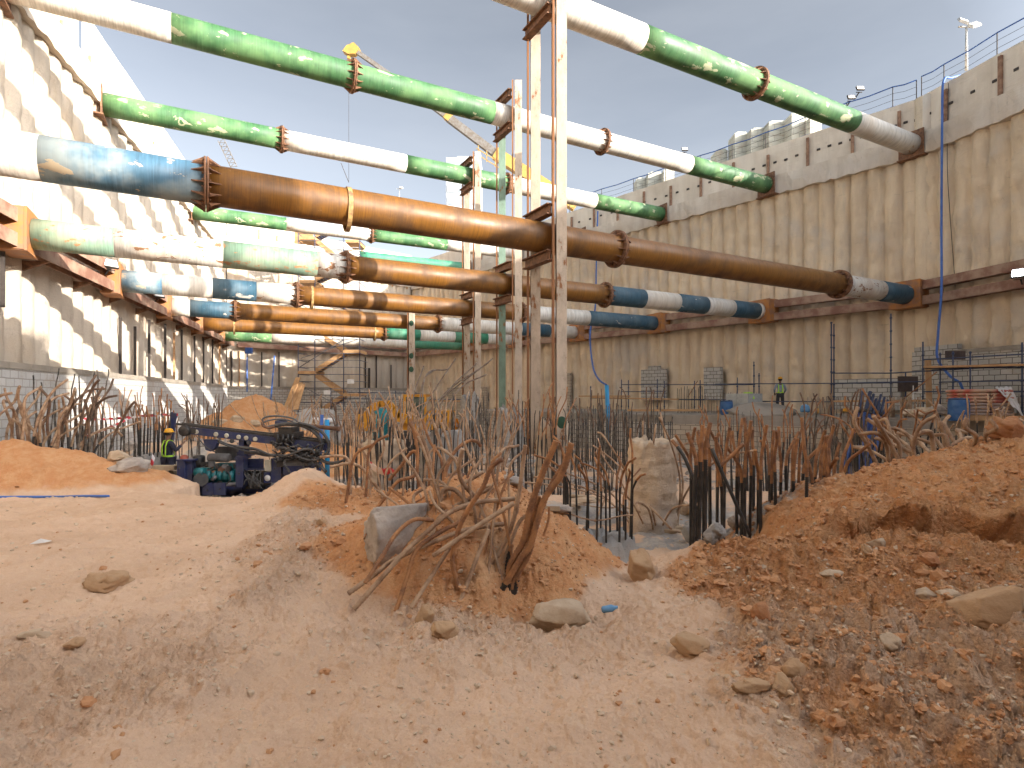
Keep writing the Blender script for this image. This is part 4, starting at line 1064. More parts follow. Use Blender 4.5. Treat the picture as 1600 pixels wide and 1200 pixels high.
# stair tower at the back
def stair_tower():
    Yf, Yb = 42.5, 44.8; x0, x1 = 466, 562
    def Q(px, y, Y=Yf): return P(px, y, Y)
    c = P(466, 648, Yf); root = thing('stair_tower', 'tall blue tube stair tower with ochre timber flights rising to street level', 'scaffold tower', c)
    cols = [466, 492, 537, 562]; yb, yt = 650, 360
    for Y in (Yf, Yb):
        for x in cols:
            m = MB(); tube(m, Q(x, yb, Y) - c, Q(x, yt, Y) - c, .035); m.obj('standard', M['scaff'], root)
    y = 640; 
    while y > 362:
        for Y in (Yf, Yb):
            m = MB(); tube(m, Q(466, y, Y) - c, Q(562, y, Y) - c, .025); m.obj('ledger', M['scaffgrey' if rnd.random() < .5 else 'scaff'], root)
        for x in (466, 562):
            m = MB(); a = Q(x, y, Yf); m2 = Vector((a.x, Yb, a.z)); tube(m, a - c, m2 - c, .025); m.obj('transom', M['scaff'], root)
        y -= 11
    def flight(xa, ya, xb, yb_, Y):
        a = Q(xa, ya, Y); b = Q(xb, yb_, Y)
        for dy in (0, .9):
            m = MB(); m.beam(a - c + Vector((0, dy, 0)), b - c + Vector((0, dy, 0)), .05, .32); m.obj('stringer', M['wood'], root)
        m = MB(); n = 9
        for i in range(n):
            t = (i + .5) / n; p = a + (b - a) * t - c; m.box((p.x, p.y + .45, p.z - .12), (.26, .82, .05))
        o = m.obj('tread', M['scaff'], root)
    def landing(xa, xb, y, Y=Yf):
        m = MB(); a = Q(xa, y, Y) - c; b = Q(xb, y, Y) - c; m.box(((a.x + b.x) / 2, a.y + 1.0, a.z), (b.x - a.x, 2.1, .22)); m.obj('landing', M['wood'], root)
    f = [(466, 493, 582), (536, 562, 549), (536, 562, 617), (468, 492, 440), (536, 562, 486), (468, 492, 372), (540, 560, 377), (536, 562, 414), (468, 492, 514)]
    for a, b, y in f: landing(a, b, y)
    for a in [(493, 579, 536, 552), (493, 586, 536, 615), (536, 619, 500, 642), (536, 546, 495, 520), (493, 510, 536, 490), (536, 480, 495, 445), (493, 436, 536, 418), (536, 410, 495, 376), (493, 368, 520, 352)]: flight(*a, Yf + .3)
    for a, b in [((466, 575), (538, 530)), ((470, 560), (560, 530)), ((466, 600), (540, 640)), ((466, 420), (562, 392)), ((466, 480), (562, 440)), ((466, 530), (562, 500))]:
        m = MB(); tube(m, Q(*a, Yf - .1) - c, Q(*b, Yf - .1) - c, .03); m.obj('diagonal_tube', M['scaffgrey'], root)
    m = MB(); a = Q(466, 366, Yb) - c; m.box((a.x + .8, a.y - 1.0, a.z - .4), (1.4, .06, 1.3)); m.obj('timber_hoarding', M['wood'], root)
    for x, y in ((511, 613), (548, 596)):
        m = MB(); p = Q(x, y, Yf - .06) - c; m.box(p, (.5, .03, .32)); m.obj('notice_board', M['sheet'], root)
M['sheet'] = simple('white_sheet', (.72, .70, .68), .7, (.6, .58, .55), 3)
stair_tower()
for i, (a, b) in enumerate([((466, 590), (446, 640)), ((469, 598), (452, 640)), ((472, 600), (461, 640))]):
    plank(['darkest long board propped against the foot of the stair tower', 'middle board propped against the stair tower', 'palest board propped against the stair tower'][i], P(*a, 41.6 + i * .15), P(*b, 40.5), .45, .06)
    bpy.data.objects[-1] if False else None

# ================================================================ hoses and cables
def hose(label, pts, r, mat, name='hose', cat='hose', n=8, seg=.15, group=None):
    m = MB(); m.ring_tube(smooth_path(pts, seg), r, n); o = m.obj(name, M[mat]); return tag(o, label, cat, group)
M['bluehose'] = simple('blue_rubber_hose', (.035, .10, .34), .5, (.05, .14, .42), 4)
M['skyblue'] = simple('sky_blue_plastic', (.02, .30, .58), .45, (.03, .24, .48), 4)
pn = along('near', px=1474, t=.25)
hose('long blue hose hanging down the tan wall to the cement bags', [P(1500, 118, pn.y + .6), P(1486, 122, pn.y + .3), P(1474, 128, pn.y), P(1472, 200, pn.y - .1), P(1471, 350, pn.y - .3), P(1471, 450, pn.y - 1.2), P(1466, 520, pn.y - 1.2), P(1465, 560, pn.y - 1.6), P(1485, 588, pn.y - 2.2), P(1500, 598, pn.y - 2.6), P(1505, 610, pn.y - 2.7)], .045, 'bluehose')
hose('blue hose hanging past the far struts to the light blue pipe', [P(934, 330, 38), P(932, 400, 38), P(930, 480, 37.5), P(922, 520, 36), P(926, 570, 33), P(935, 592, 31), P(948, 602, 30)], .05, 'bluehose')
m = MB(); m.cyl(P(948, 602, 24), P(952, 700, 24), .09, 12); tag(m.obj('water_pipe', M['skyblue']), 'bright light blue pipe end standing among black bars', 'pipe')
m = MB(); m.cyl(P(511, 656, 14.4), P(511.5, 776, 14.2), .062, 12); tag(m.obj('water_pipe', M['skyblue']), 'light blue upright pipe beside the drill hoses', 'pipe')
m = MB(); m.cyl(P(503, 648, 15.4), P(498, 762, 15.4), .045, 10); tag(m.obj('water_pipe', M['bluehose']), 'short dark blue pole behind the light blue pipe', 'pole')
hose('thin dark cable dangling beside the long blue hose', [P(1482, 130, pn.y), P(1480, 250, pn.y), P(1484, 330, pn.y), P(1492, 440, pn.y - .1), P(1498, 540, pn.y - .1)], .012, 'black', 'cable', 'cable')
hose('flat blue hose lying on the sand at the left edge', [Vector((p.x, p.y, ground_z(p.x, p.y) + .02)) for p in [P(x, y, Y) for x, y, Y in ((-60, 778, 9.6), (0, 778, 9.6), (40, 775, 9.75), (90, 774, 9.8), (130, 778, 9.55), (170, 780, 9.5))]], .022, 'bluehose', seg=.1)
for (x, yt, yb, Y, lab) in ((386, 548, 612, 43, 'blue conduit left of the stair tower'), (429, 556, 625, 41, 'leaning blue tube left of the stair tower')):
    m = MB(); m.cyl(P(x, yt, Y), P(x - (0 if x < 400 else 6), yb, Y - .5), .05, 8); tag(m.obj('conduit', M['bluehose']), lab, 'conduit')
m = MB(); b_ = P(389, 548, 42.8); m.box(b_, (.45, .3, .45)); tag(m.obj('switch_box', M['bluehose']), 'small blue box under the sunlit waler corner', 'switch box')

# fence on the right parapet: posts and wires
def fence(label, key, pxs, ztop, extra_t=-.25):
    root = thing('wire_fence', label, 'fence'); tops = []
    for px in pxs:
        p = along(key, px=px, t=extra_t); tops.append(Vector((p.x, p.y, ztop + rnd.uniform(-.06, .06)))); m = MB(); m.ring_tube([(p.x, p.y, ztop - 1.6), tops[-1]], .02, 5); m.obj('fence_post', M['darkgap'], root)
    for dz, r, mt in ((0, .028, 'bluehose'), (-.3, .008, 'darkgap'), (-.6, .008, 'darkgap'), (-.88, .012, 'bluehose')):
        pts = []
        for i, t in enumerate(tops):
            pts.append(t + Vector((0, 0, dz)))
            if i < len(tops) - 1: pts.append((t + tops[i + 1]) / 2 + Vector((0, 0, dz - .05)))
        m = MB(); m.ring_tube(smooth_path(pts, .6), r, 5); m.obj('fence_wire', M[mt], root)
fence('sagging wire and rope fence on top of the long tan wall', 'right', [1432, 1395, 1323, 1258, 1196, 1144, 1094, 1040, 990, 940, 890], 13.85 + EYE)
fence('wire and rope fence on top of the nearest wall', 'near', [1440, 1475, 1558, 1650], 13.9 + EYE)
# bundles of pale blocks stored behind the fence
M['paleblock'] = block_mat('pale_stored_blocks', (.55, .55, .48), (.48, .48, .42), (.33, .33, .29), .6, .3)
for i, (x0, x1, yt, yb) in enumerate([(1143, 1163, 214, 240), (1168, 1194, 208, 236), (1195, 1224, 197, 228), (1230, 1256, 184, 220), (1258, 1276, 190, 215), (1115, 1132, 240, 252), (1010, 1032, 275, 295), (992, 1006, 284, 300), (1034, 1050, 270, 285)]):
    Y = along('right', px=x0).y + 1.6; a = P(x0, yb, Y); b = P(x1, yt, Y); z0 = 13.0 + EYE - 1.8; m = MB()
    m.box(((a.x + b.x) / 2, Y, (z0 + b.z) / 2), (b.x - a.x, 1.0, b.z - z0)); m.box(((a.x + b.x) / 2 + .05, Y + .06, b.z + .06), ((b.x - a.x) * .7, .9, .12))
    o = m.obj('block_bundle', M['paleblock']); tag(o, ['bundle of pale blocks behind the wall, first right of the posts', 'squat bundle of pale blocks', 'pale block bundle with a sloped top', 'tallest bundle of pale blocks over the wall', 'low bundle of pale blocks next to the highest strut', 'small grey bundle at the low end of the row', 'bundle of blocks above the third high strut end', 'smallest far bundle of blocks', 'far low bundle of blocks'][i], 'block bundle', 'blocks stored along the street edge')

# lamps
M['lampwhite'] = simple('lamp_housing', (.5, .5, .48), .5)
em = NT('lit_lamp_glass'); em.done((.9, .95, 1, 1), .3); em.b.inputs['Emission Color'].default_value = (.9, .96, 1, 1); em.b.inputs['Emission Strength'].default_value = 6; M['lit'] = em.mat
def lamp_pole(label, px, yt, yb, Y, heads):
    c = P(px, yb, Y); root = thing('floodlight_pole', label, 'floodlight pole', c); m = MB(); h = P(px, yt, Y).z - c.z
    m.ring_tube([(0, 0, 0), (0, 0, h)], [.06, .04], 8); m.obj('pole', M['lampwhite'], root)
    m = MB(); m.beam((-.35, 0, h), (.35, 0, h), .05, .05); m.obj('cross_arm', M['lampwhite'], root)
    for x, z, a in heads:
        hm = MB(); rot = Matrix.Rotation(a, 3, 'Y') @ Matrix.Rotation(R(50), 3, 'X'); hm.box((x, -.12, h + z), (.42, .34, .10), rot, .85); o = hm.obj('lamp_head', M['lampwhite'], root)
        g = MB(); g.box(Vector((x, -.12, h + z)) + rot @ Vector((0, 0, -.056)), (.34, .26, .012), rot); g.obj('lens', M['sheet'], o)
lamp_pole('floodlight pole with two heads above the nearest wall', 1510, 42, 110, 24.6, [(-.22, .18, .35), (.26, .02, -.3)])
lamp_pole('thin lamp pole in the sky left of the third king posts', 624, 295, 340, 70, [(.25, .1, .2)])
def floodlight(label, px, y, Y, lit=False, s=1.0, yaw=0, group='small floodlights on the walls'):
    c = P(px, y, Y); root = thing('floodlight', label, 'floodlight', c, yaw, group); m = MB()
    m.box((0, 0, 0), (.5 * s, .09 * s, .34 * s), Matrix.Rotation(R(-25), 3, 'X')); m.obj('housing', M['darkgap'], root)
    g = MB(); g.box(Matrix.Rotation(R(-25), 3, 'X') @ Vector((0, -.052 * s, 0)), (.44 * s, .012, .28 * s), Matrix.Rotation(R(-25), 3, 'X')); g.obj('lens', M['lit' if lit else 'sheet'], root)
    b = MB(); b.beam((-.2 * s, .08, -.2 * s), (.2 * s, .08, -.2 * s), .03, .03); b.beam((0, .08, -.2 * s), (0, .35, -.35 * s), .04, .04); b.obj('bracket', M['darkgap'], root)
w_ = along('near', px=1594, t=.62)
floodlight('lit floodlight on the nearest waler at the frame edge', 1594, 427, w_.y - .3, True, .95, R(-50))
w_ = along('left', px=172, t=.7); floodlight('pale floodlight on the left waler behind the pale green strut', 172, 412, w_.y, False, 1.0, R(60))
w_ = along('left', px=248, t=.7); floodlight('small floodlight on the left waler below the blue and white strut', 248, 460, w_.y, False, .9, R(60))
for px, y in ((1070, 233), (1330, 152), (1344, 138)):
    w_ = along('right', px=px, t=-.2); floodlight({1070: 'floodlight on the fence by the second high strut', 1330: 'floodlight hanging on the fence rope, lower one', 1344: 'floodlight above the fence rope'}[px], px, y, w_.y, False, .7, 0)

# ================================================================ far things beyond the pit
M['craneyellow'] = simple('crane_yellow', (.42, .27, .06), .5, (.34, .21, .06), 3)
M['cranegrey'] = simple('crane_boom_grey', (.17, .165, .16), .6, (.12, .10, .08), 4)
M['bldg'] = simple('far_building_grey', (.42, .45, .47), .8, (.36, .39, .42), .4)
M['bldgwin'] = simple('far_building_glass', (.24, .28, .32), .4, (.30, .34, .38), .3)
def crane():
    Y = 62; c = P(870, 300, Y); root = thing('mobile_crane', 'telescopic crane boom with a yellow foot reaching across the sky', 'crane', c)
    def seg(a, b, h, mat, nm):
        m = MB(); h = h * .78; m.beam(P(*a, Y) - c, P(*b, Y) - c, h * .8, h, (0, 0, 1)); m.obj(nm, M[mat], root)
    seg((556, 80), (640, 138), .55, 'cranegrey', 'boom_section'); seg((636, 136), (702, 185), .75, 'cranegrey', 'boom_section')
    seg((700, 184), (778, 243), 1.0, 'cranegrey', 'boom_section'); seg((774, 240), (900, 322), 1.5, 'craneyellow', 'boom_base')
    seg((640, 139), (644, 142), .8, 'craneyellow', 'boom_collar'); seg((697, 180), (704, 186), 1.1, 'craneyellow', 'boom_collar')
    m = MB(); m.prism([(-1.0, -.2), (-.6, .35), (.2, .7), (.8, .1), (.3, -.5), (-.4, -.55)], -.35, .35); m.move(P(551, 79, Y) - c); m.obj('boom_head', M['craneyellow'], root)
    m = MB(); m.cyl(P(545, 90, Y) - c, P(545, 285, Y) - c, .02, 4); m.obj('hoist_rope', M['darkgap'], root)
    m = MB(); m.box(P(545, 88, Y) - c, (.3, .3, .6)); m.obj('sheave_block', M['craneyellow'], root)
    m = MB(); t0 = P(765, 236, Y - .8) - c
    for k in range(4): m.beam(t0 + Vector((-1.2 + k * .9, 0, .6 - k * .55)), t0 + Vector((-1.2 + k * .9, 0, -.6 - k * .55)), .08, .08)
    m.beam(t0 + Vector((-1.4, 0, -.3)), t0 + Vector((1.7, 0, -2.2)), .08, .08); m.beam(t0 + Vector((-1.4, 0, .3)), t0 + Vector((1.7, 0, -1.6)), .08, .08); m.obj('ladder_guard', M['craneyellow'], root)
    m = MB(); b = P(905, 335, Y) - c; m.box((b.x, b.y, b.z - 1.6), (5, 3, 2)); m.box((b.x + 2, b.y, b.z + .3), (1.6, 2.2, 1.6), None, .8); m.box((b.x, b.y, b.z - 3.7), (9, 2.8, 2)); m.obj('carrier', M['craneyellow'], root)
crane()
def lattice(label, a, b, Y, w=.9, name='tower_crane'):
    A = P(*a, Y); B = P(*b, Y); root = thing(name, label, 'crane', B); A = A - B; Bz = Vector((0, 0, 0)); m = MB(); d = (Bz - A); n = 14; s = d.normalized().orthogonal().normalized(); s = Vector((0, 1, 0)).cross(d).normalized() * w / 2
    for k in (-1, 1): m.beam(A + s * k, Bz + s * k, .12, .12)
    for i in range(n): m.beam(A + d * i / n + s * (1 if i % 2 else -1), A + d * (i + 1) / n + s * (-1 if i % 2 else 1), .07, .07)
    m.obj('lattice_boom', M['cranegrey'], root)
lattice('pale far lattice crane boom over the left wall', (345, 218), (366, 262), 95, 1.0)
def far_building():
    Y = 170; x0, x1, y0, y1 = 697, 751, 246, 360; a = P(x0, y1, Y); b = P(x1, y0, Y)
    root = thing('office_tower', 'far grey glass tower block behind the third king posts', 'building', (a.x, Y, 11.2 + EYE)); W = b.x - a.x; h = b.z - 11.2 - EYE
    m = MB(); m.box((W / 2, 5, h / 2), (W, 10, h)); m.box((W / 2 + 1, 5, h + .6), (W * .6, 6, 1.2)); m.obj('facade', M['bldg'], root)
    for i in range(3):
        for j in range(9):
            m = MB(); m.box((W * (i + .5) / 3, -.06, h - 2.2 - j * 3.5), (W / 3 - .5, .1, 2.4)); 
            for k in (1, 2): m.box((W * i / 3 + .25 + (W / 3 - .5) * k / 3, -.13, h - 2.2 - j * 3.5), (.16, .06, 2.38))
            m.obj('window', [M['bldgwin']], root)
far_building()
M['tank'] = simple('yellow_site_tank', (.55, .50, .10), .5)
hose('thin cable hanging from the waler corner', [P(545, 285, 60), P(533, 255, 60)], .03, 'darkgap', 'cable', 'cable')
# ================================================================ drill rig
M['rigblue'] = simple('drill_rig_navy_paint', (.018, .027, .095), .5, (.045, .05, .085), 5, .1, detail=8)
M['rigdark'] = simple('oily_black_steel', (.02, .02, .022), .45, (.05, .045, .04), 8, .2)
M['rubber'] = simple('black_rubber_hose', (.03, .03, .032), .5, (.085, .08, .075), 7)
M['teal2'] = simple('teal_engine_paint', (.01, .15, .17), .45, (.015, .09, .10), 7, .2)
M['greymetal'] = simple('dull_grey_cylinder', (.14, .14, .145), .5, (.09, .09, .09), 6)
M['cream'] = simple('cream_box_paint', (.55, .52, .42), .5)
M['drillrust'] = simple('rust_drill_pipe', (.24, .13, .08), .7, (.15, .08, .05), 6, .2)
M['reddome'] = simple('faded_red_cap', (.40, .10, .06), .6)
def c2(cx, cy): return (220 + cx / 5, 580 + cy / 5)
def pb(m, a, b, Y, dep, c, rot=None):
    """box whose face towards the camera spans crop points a..b at depth Y"""
    p = P(*c2(*a), Y) - c; q = P(*c2(*b), Y) - c
    m.box(((p.x + q.x) / 2, p.y + dep / 2, (p.z + q.z) / 2), (abs(q.x - p.x), dep, abs(q.z - p.z)), rot)
def rig():
    Y = 14.0; c = P(330, 778, Y); root = thing('drill_rig', 'navy blue piling drill rig with a lowered mast and teal engine', 'drill rig', c)
    def part(name, mat, boxes, parent=root, bevel=True):
        m = MB()
        for (a, b, yy, dep) in boxes: pb(m, a, b, Y + yy, dep, c)
        return m.obj(name, M[mat], parent)
    part('chassis', 'rigblue', [((150, 955), (420, 990), .1, 1.0), ((400, 900), (1340, 985), .25, 1.0), ((95, 880), (235, 982), -.05, .9), ((660, 900), (790, 925), -.1, .3)])
    part('track', 'rigdark', [((120, 990), (560, 1060), .0, .4), ((700, 970), (1300, 1060), .0, .4)])
    part('jack_column', 'rigblue', [((283, 695), (345, 965), -.25, .3), ((352, 700), (400, 965), -.2, .3), ((275, 690), (405, 704), -.27, .4)])
    m = MB(); m.lathe([(.10, -.12), (.10, 0), (.09, .05), (.06, .09), (.01, .105)], 20); m.move(P(*c2(340, 685), Y - .05) - c); m.obj('cap', M['reddome'], root)
    part('engine_panel', 'rigblue', [((482, 872), (560, 968), -.35, .05), ((566, 872), (660, 968), -.35, .05), ((560, 880), (566, 960), -.36, .06)])
    e = MB()
    pb(e, (470, 790), (750, 870), Y - .1, .5, c)
    for i in range(6):
        a = P(*c2(485 + i * 44, 850), Y - .18) - c; e.ring_tube([a, a + Vector((0, 0, .22))], [.075, .06], 10)
    for i in range(5): pb(e, (570 + i * 32, 725), (592 + i * 32, 770), Y - .05, .35, c)
    e.ring_tube([P(*c2(430, 790), Y - .3) - c, P(*c2(500, 790), Y - .3) - c], .11, 16); pb(e, (540, 765), (745, 790), Y - .05, .4, c)
    en = e.obj('engine', M['teal2'], root)
    m = MB(); m.ring_tube([P(*c2(470, 845), Y - .42) - c, P(*c2(470, 846), Y - .1) - c], .16, 18); m.obj('fan_pulley', M['rigdark'], en)
    m = MB(); a = P(*c2(528, 676), Y - .05) - c; b = P(*c2(696, 676), Y - .05) - c
    m.ring_tube([a, a + Vector((.03, 0, 0)), b - Vector((.03, 0, 0)), b], [.08, .105, .105, .08], 20); m.obj('exhaust_silencer', M['greymetal'], root)
    m = MB(); m.lathe([(.12, 0), (.14, .02), (.14, .22), (.12, .26), (.05, .28)], 20, P(*c2(455, 742), Y + .1) - c); m.obj('air_filter', M['rigdark'], root)
    part('radiator', 'rigdark', [((405, 745), (470, 900), -.02, .7)])
    part('upright', 'rigblue', [((740, 672), (800, 905), -.2, .25), ((735, 665), (805, 690), -.25, .4)])
    part('mast_bracket', 'rigblue', [((765, 520), (805, 672), -.1, .3), ((750, 630), (840, 668), -.05, .35)])
    part('valve_bank', 'rigdark', [((800, 780), (950, 920), .1, .5)])
    part('tray', 'rigblue', [((806, 684), (955, 768), .15, .05), ((806, 765), (955, 775), -.1, .3)])
    v = MB(); q = random.Random(3)
    for i in range(14):
        a = P(*c2(q.uniform(800, 940), q.uniform(760, 800)), Y - .1) - c; b = P(*c2(q.uniform(790, 960), q.uniform(880, 925)), Y - .25) - c
        mid = (a + b) / 2 + Vector((q.uniform(-.15, .15), -.1, 0)); v.ring_tube(smooth_path([a, mid, b], .05), .014, 5)
    hv = v.obj('hydraulic_lines', M['rubber'], root); hv['kind'] = 'stuff'
    part('control_box', 'cream', [((967, 697), (1014, 778), -.15, .15)])
    part('cabinet', 'rigblue', [((1017, 682), (1095, 870), -.1, .5), ((960, 790), (1012, 872), -.1, .3)])
    part('console', 'rigblue', [((1110, 740), (1330, 810), -.1, .6)])
    m = MB(); a = P(*c2(1108, 738), Y - .12) - c; m.prism([(0, 0), (.62, 0), (.55, .12), (.05, .12)], 0, .5); m.move(a); m.obj('console_top', M['greymetal'], root)
    for x in (1130, 1165, 1195, 1225, 1250, 1275):
        m = MB(); p = P(*c2(x, 715), Y + .05) - c; m.ring_tube([p, p + Vector((.01, -.02, .10))], .009, 6); m.lathe([(.005, 0), (.017, .01), (.017, .03), (.004, .04)], 8, p + Vector((.01, -.02, .09))); m.obj('lever', M['rigdark'], root)
    m = MB(); m.lathe([(.075, 0), (.075, .004), (.01, .006)], 18, P(*c2(990, 835), Y - .105) - c, Matrix.Rotation(R(90), 3, 'X')); m.obj('badge', M['sheet'], root)
    # mast: sloping trough with rails
    A = P(*c2(300, 448), Y) - c; B = P(*c2(1465, 590), Y) - c; dm = (B - A)
    m = MB(); 
    for k, s in ((0, -.14), (1, .14)): m.beam(A + dm * .10 + Vector((0, s, 0)), B + Vector((0, s, 0)), .03, .17)
    m.beam(A + dm * .10 + Vector((0, 0, -.07)), B + Vector((0, 0, -.07)), .25, .025); ma = m.obj('mast', M['rigblue'], root)
    m = MB()
    for s in (-.12, .12): m.beam(A + Vector((0, s, .12)), B + Vector((0, s, .12)), .04, .05)
    m.beam(A + dm * .3 + Vector((0, 0, .145)), B + Vector((0, 0, .16)), .05, .04); m.obj('mast_rail', M['rigdark'], ma)
    for t in (.14, .27, .34, .42, .47, .53):
        m = MB(); p = A + dm * t + Vector((0, -.161, -.01)); m.lathe([(.03, 0), (.055, 0), (.055, .012), (.03, .012)], 16, p, Matrix.Rotation(R(90), 3, 'X')); m.obj('lightening_hole', M['cream'], ma)
    m = MB(); p = P(*c2(380, 462), Y) - c
    m.lathe([(.03, -.06), (.11, -.06), (.13, -.045), (.11, -.02), (.11, .02), (.13, .045), (.11, .06), (.03, .06)], 28, p + Vector((0, -.2, 0)), Matrix.Rotation(R(90), 3, 'X'))
    m.box(p + Vector((.05, -.05, .0)), (.40, .25, .13)); m.obj('chain_wheel', M['rigdark'], ma)
    m = MB(); pts = [c2(*x) for x in ((185, 625), (232, 625), (272, 335), (240, 318))]; w = [P(*x, Y + 1.35) - c for x in pts]; 
    m.add([v + Vector((0, k, 0)) for k in (0, .08) for v in w], [(0, 1, 2, 3), (7, 6, 5, 4), (0, 4, 5, 1), (1, 5, 6, 2), (2, 6, 7, 3), (3, 7, 4, 0)]); m.obj('mast_foot_plate', M['rigblue'], root)
    m = MB(); pts = [c2(*x) for x in ((487, 532), (602, 536), (580, 600), (545, 628), (505, 615))]; w = [P(*x, Y - .1) - c for x in pts]; n = 5
    m.add([v + Vector((0, k, 0)) for k in (0, .14) for v in w], [tuple(range(n)), tuple(range(2 * n - 1, n - 1, -1))] + [(i, i + n, (i + 1) % n + n, (i + 1) % n) for i in range(n)]); m.obj('winch_guard', M['rigblue'], ma)
    for x, y in ((712, 545), (845, 558)):
        m = MB(); m.ring_tube([P(*c2(x, y), Y - .2) - c, P(*c2(x, y), Y + .1) - c], .055, 12); m.obj('roller', M['rigdark'], ma)
    # rotary head
    m = MB()
    for a, b in (((1040, 478), (1215, 520)), ((1055, 515), (1195, 560)), ((1075, 440), (1180, 480)), ((1045, 560), (1100, 600))): pb(m, a, b, Y - .2, .5, c)
    for x in (1070, 1110, 1150, 1185): p = P(*c2(x, 560), Y - .25) - c; m.ring_tube([p, p + Vector((0, 0, .2))], .03, 8)
    rh = m.obj('rotary_head', M['rigdark'], root)
    m = MB(); p = P(*c2(1095, 400), Y) - c; m.lathe([(.12, -.07), (.14, -.05), (.14, .03), (.09, .06), (.04, .09)], 18, p); m.obj('motor', M['rigblue'], rh)
    for pts, r in ((((960, 400), (950, 375), (990, 355), (1080, 350), (1190, 370), (1225, 395)), .022), (((965, 425), (955, 405), (1000, 385), (1090, 375), (1190, 392)), .02), (((980, 440), (1040, 425), (1080, 440)), .03), (((950, 395), (955, 425), (1000, 440), (1050, 432)), .036)):
        m = MB(); m.ring_tube(smooth_path([P(*c2(*x), Y - .12) - c for x in pts], .04), r, 8); m.obj('head_hose', M['drillrust' if r > .03 else 'greymetal'], rh)
    for i, (pts, r) in enumerate([
        (((1050, 425), (1150, 412), (1260, 425), (1350, 470), (1405, 540), (1405, 610), (1350, 660), (1270, 665), (1190, 630), (1120, 600), (1065, 605)), .046),
        (((1230, 405), (1330, 430), (1420, 480), (1462, 545), (1468, 610), (1430, 665), (1380, 680)), .036),
        (((1065, 655), (1130, 660), (1200, 640), (1280, 610), (1340, 615), (1360, 650)), .032), (((810, 635), (900, 640), (980, 655), (1060, 655)), .036),
        (((605, 545), (680, 575), (790, 595), (900, 610), (990, 650), (1060, 660)), .032), (((610, 555), (700, 590), (830, 625), (910, 630)), .02),
        (((1340, 690), (1400, 740), (1450, 790)), .04), (((1390, 690), (1440, 710), (1530, 712), (1600, 690)), .03), (((1200, 650), (1290, 690), (1380, 690), (1440, 650), (1475, 600)), .028),
        (((430, 500), (480, 560), (520, 600), (600, 640)), .012), (((1080, 640), (1180, 620), (1260, 650), (1340, 700)), .02), (((655, 770), (690, 800), (700, 850), (670, 880)), .016)]):
        m = MB(); m.ring_tube(smooth_path([P(*c2(*x), Y - .28 - .05 * (i % 3)) - c for x in pts], .04), r, 10); m.obj('hydraulic_hose', M['rubber'], root)
rig()
def clutter():
    root = [o for o in bpy.data.objects if o.name == 'drill_rig'][0]; c = root.location; q = random.Random(8); Y = 14.0
    for i in range(26):
        x, y = q.uniform(420, 760), q.uniform(720, 870); m = MB(); p = P(*c2(x, y), Y - .12 - q.uniform(0, .12)) - c
        if q.random() < .5: m.box(p, (q.uniform(.05, .16), .1, q.uniform(.04, .14)), Matrix.Rotation(q.uniform(-.3, .3), 3, 'Y'))
        else: m.ring_tube([p, p + Vector((q.uniform(-.12, .12), -.03, q.uniform(-.12, .12)))], q.uniform(.015, .05), 10)
        m.obj('engine_fitting', M[q.choice(['teal2', 'rigdark', 'rigdark', 'greymetal', 'drillrust'])], root)
    for i in range(22):
        x, y = q.uniform(1020, 1420), q.uniform(560, 720); pts = []
        for k in range(5): pts.append(P(*c2(x, y), Y - .15 - q.uniform(0, .25)) - c); x += q.uniform(-40, 90); y += q.uniform(-55, 60)
        m = MB(); m.ring_tube(smooth_path(pts, .04), q.uniform(.012, .028), 8); m.obj('hydraulic_hose', M['rubber'], root)
    for i in range(12):
        x, y = q.uniform(1040, 1340), q.uniform(600, 735); m = MB(); p = P(*c2(x, y), Y + q.uniform(-.05, .2)) - c; m.box(p, (q.uniform(.08, .25), .15, q.uniform(.05, .2))); m.obj('machine_block', M[q.choice(['rigdark', 'rigblue', 'greymetal'])], root)
    for i, (x, y) in enumerate(((300, 760), (330, 900), (620, 920), (520, 930), (1050, 760), (770, 800))):
        m = MB(); p = P(*c2(x, y), Y - .36) - c; m.ring_tube([p, p + Vector((0, -.03, 0))], .02, 8); m.obj('bolt_head', M['rigdark'], root)
    m = MB(); m.box(P(*c2(690, 640), Y + .5) - c, (.55, .3, .35)); m.obj('tank', M['greymetal'], root)
clutter()
m = MB(); a = P(*c2(1225, 418), 13.9); b = P(*c2(1555, 452), 13.9); m.ring_tube([a, b - (b - a) * .04, b - (b - a) * .04, b], [.05, .05, .062, .062], 14)
tag(m.obj('drill_pipe', M['drillrust']), 'rusty drill pipe sticking out beyond the rotary head', 'drill pipe')
for i, (x0, x1, y0, y1) in enumerate([(95, 280, 735, 772), (75, 235, 775, 802), (75, 280, 778, 806), (60, 262, 806, 840), (60, 232, 842, 878)]):
    m = MB(); Y = 14.06 + (.3 if i == 2 else 0); m.box(((P(*c2((x0 + x1) / 2, 0), Y)).x, Y, (P(*c2(0, y0), Y).z + P(*c2(0, y1), Y).z) / 2), ((x1 - x0) / 5 * Y / F, .22, (y1 - y0) / 5 * Y / F - .004))
    tag(m.obj('timber_baulk', M['woodpale']), ['timber baulk at the top of the stack on the rig', 'timber baulk second in the stack, front one', 'timber baulk second in the stack, tucked behind', 'wide timber baulk third in the stack on the rig', 'shortest timber baulk at the bottom of the stack'][i], 'timber', 'timber baulks stacked on the rig')

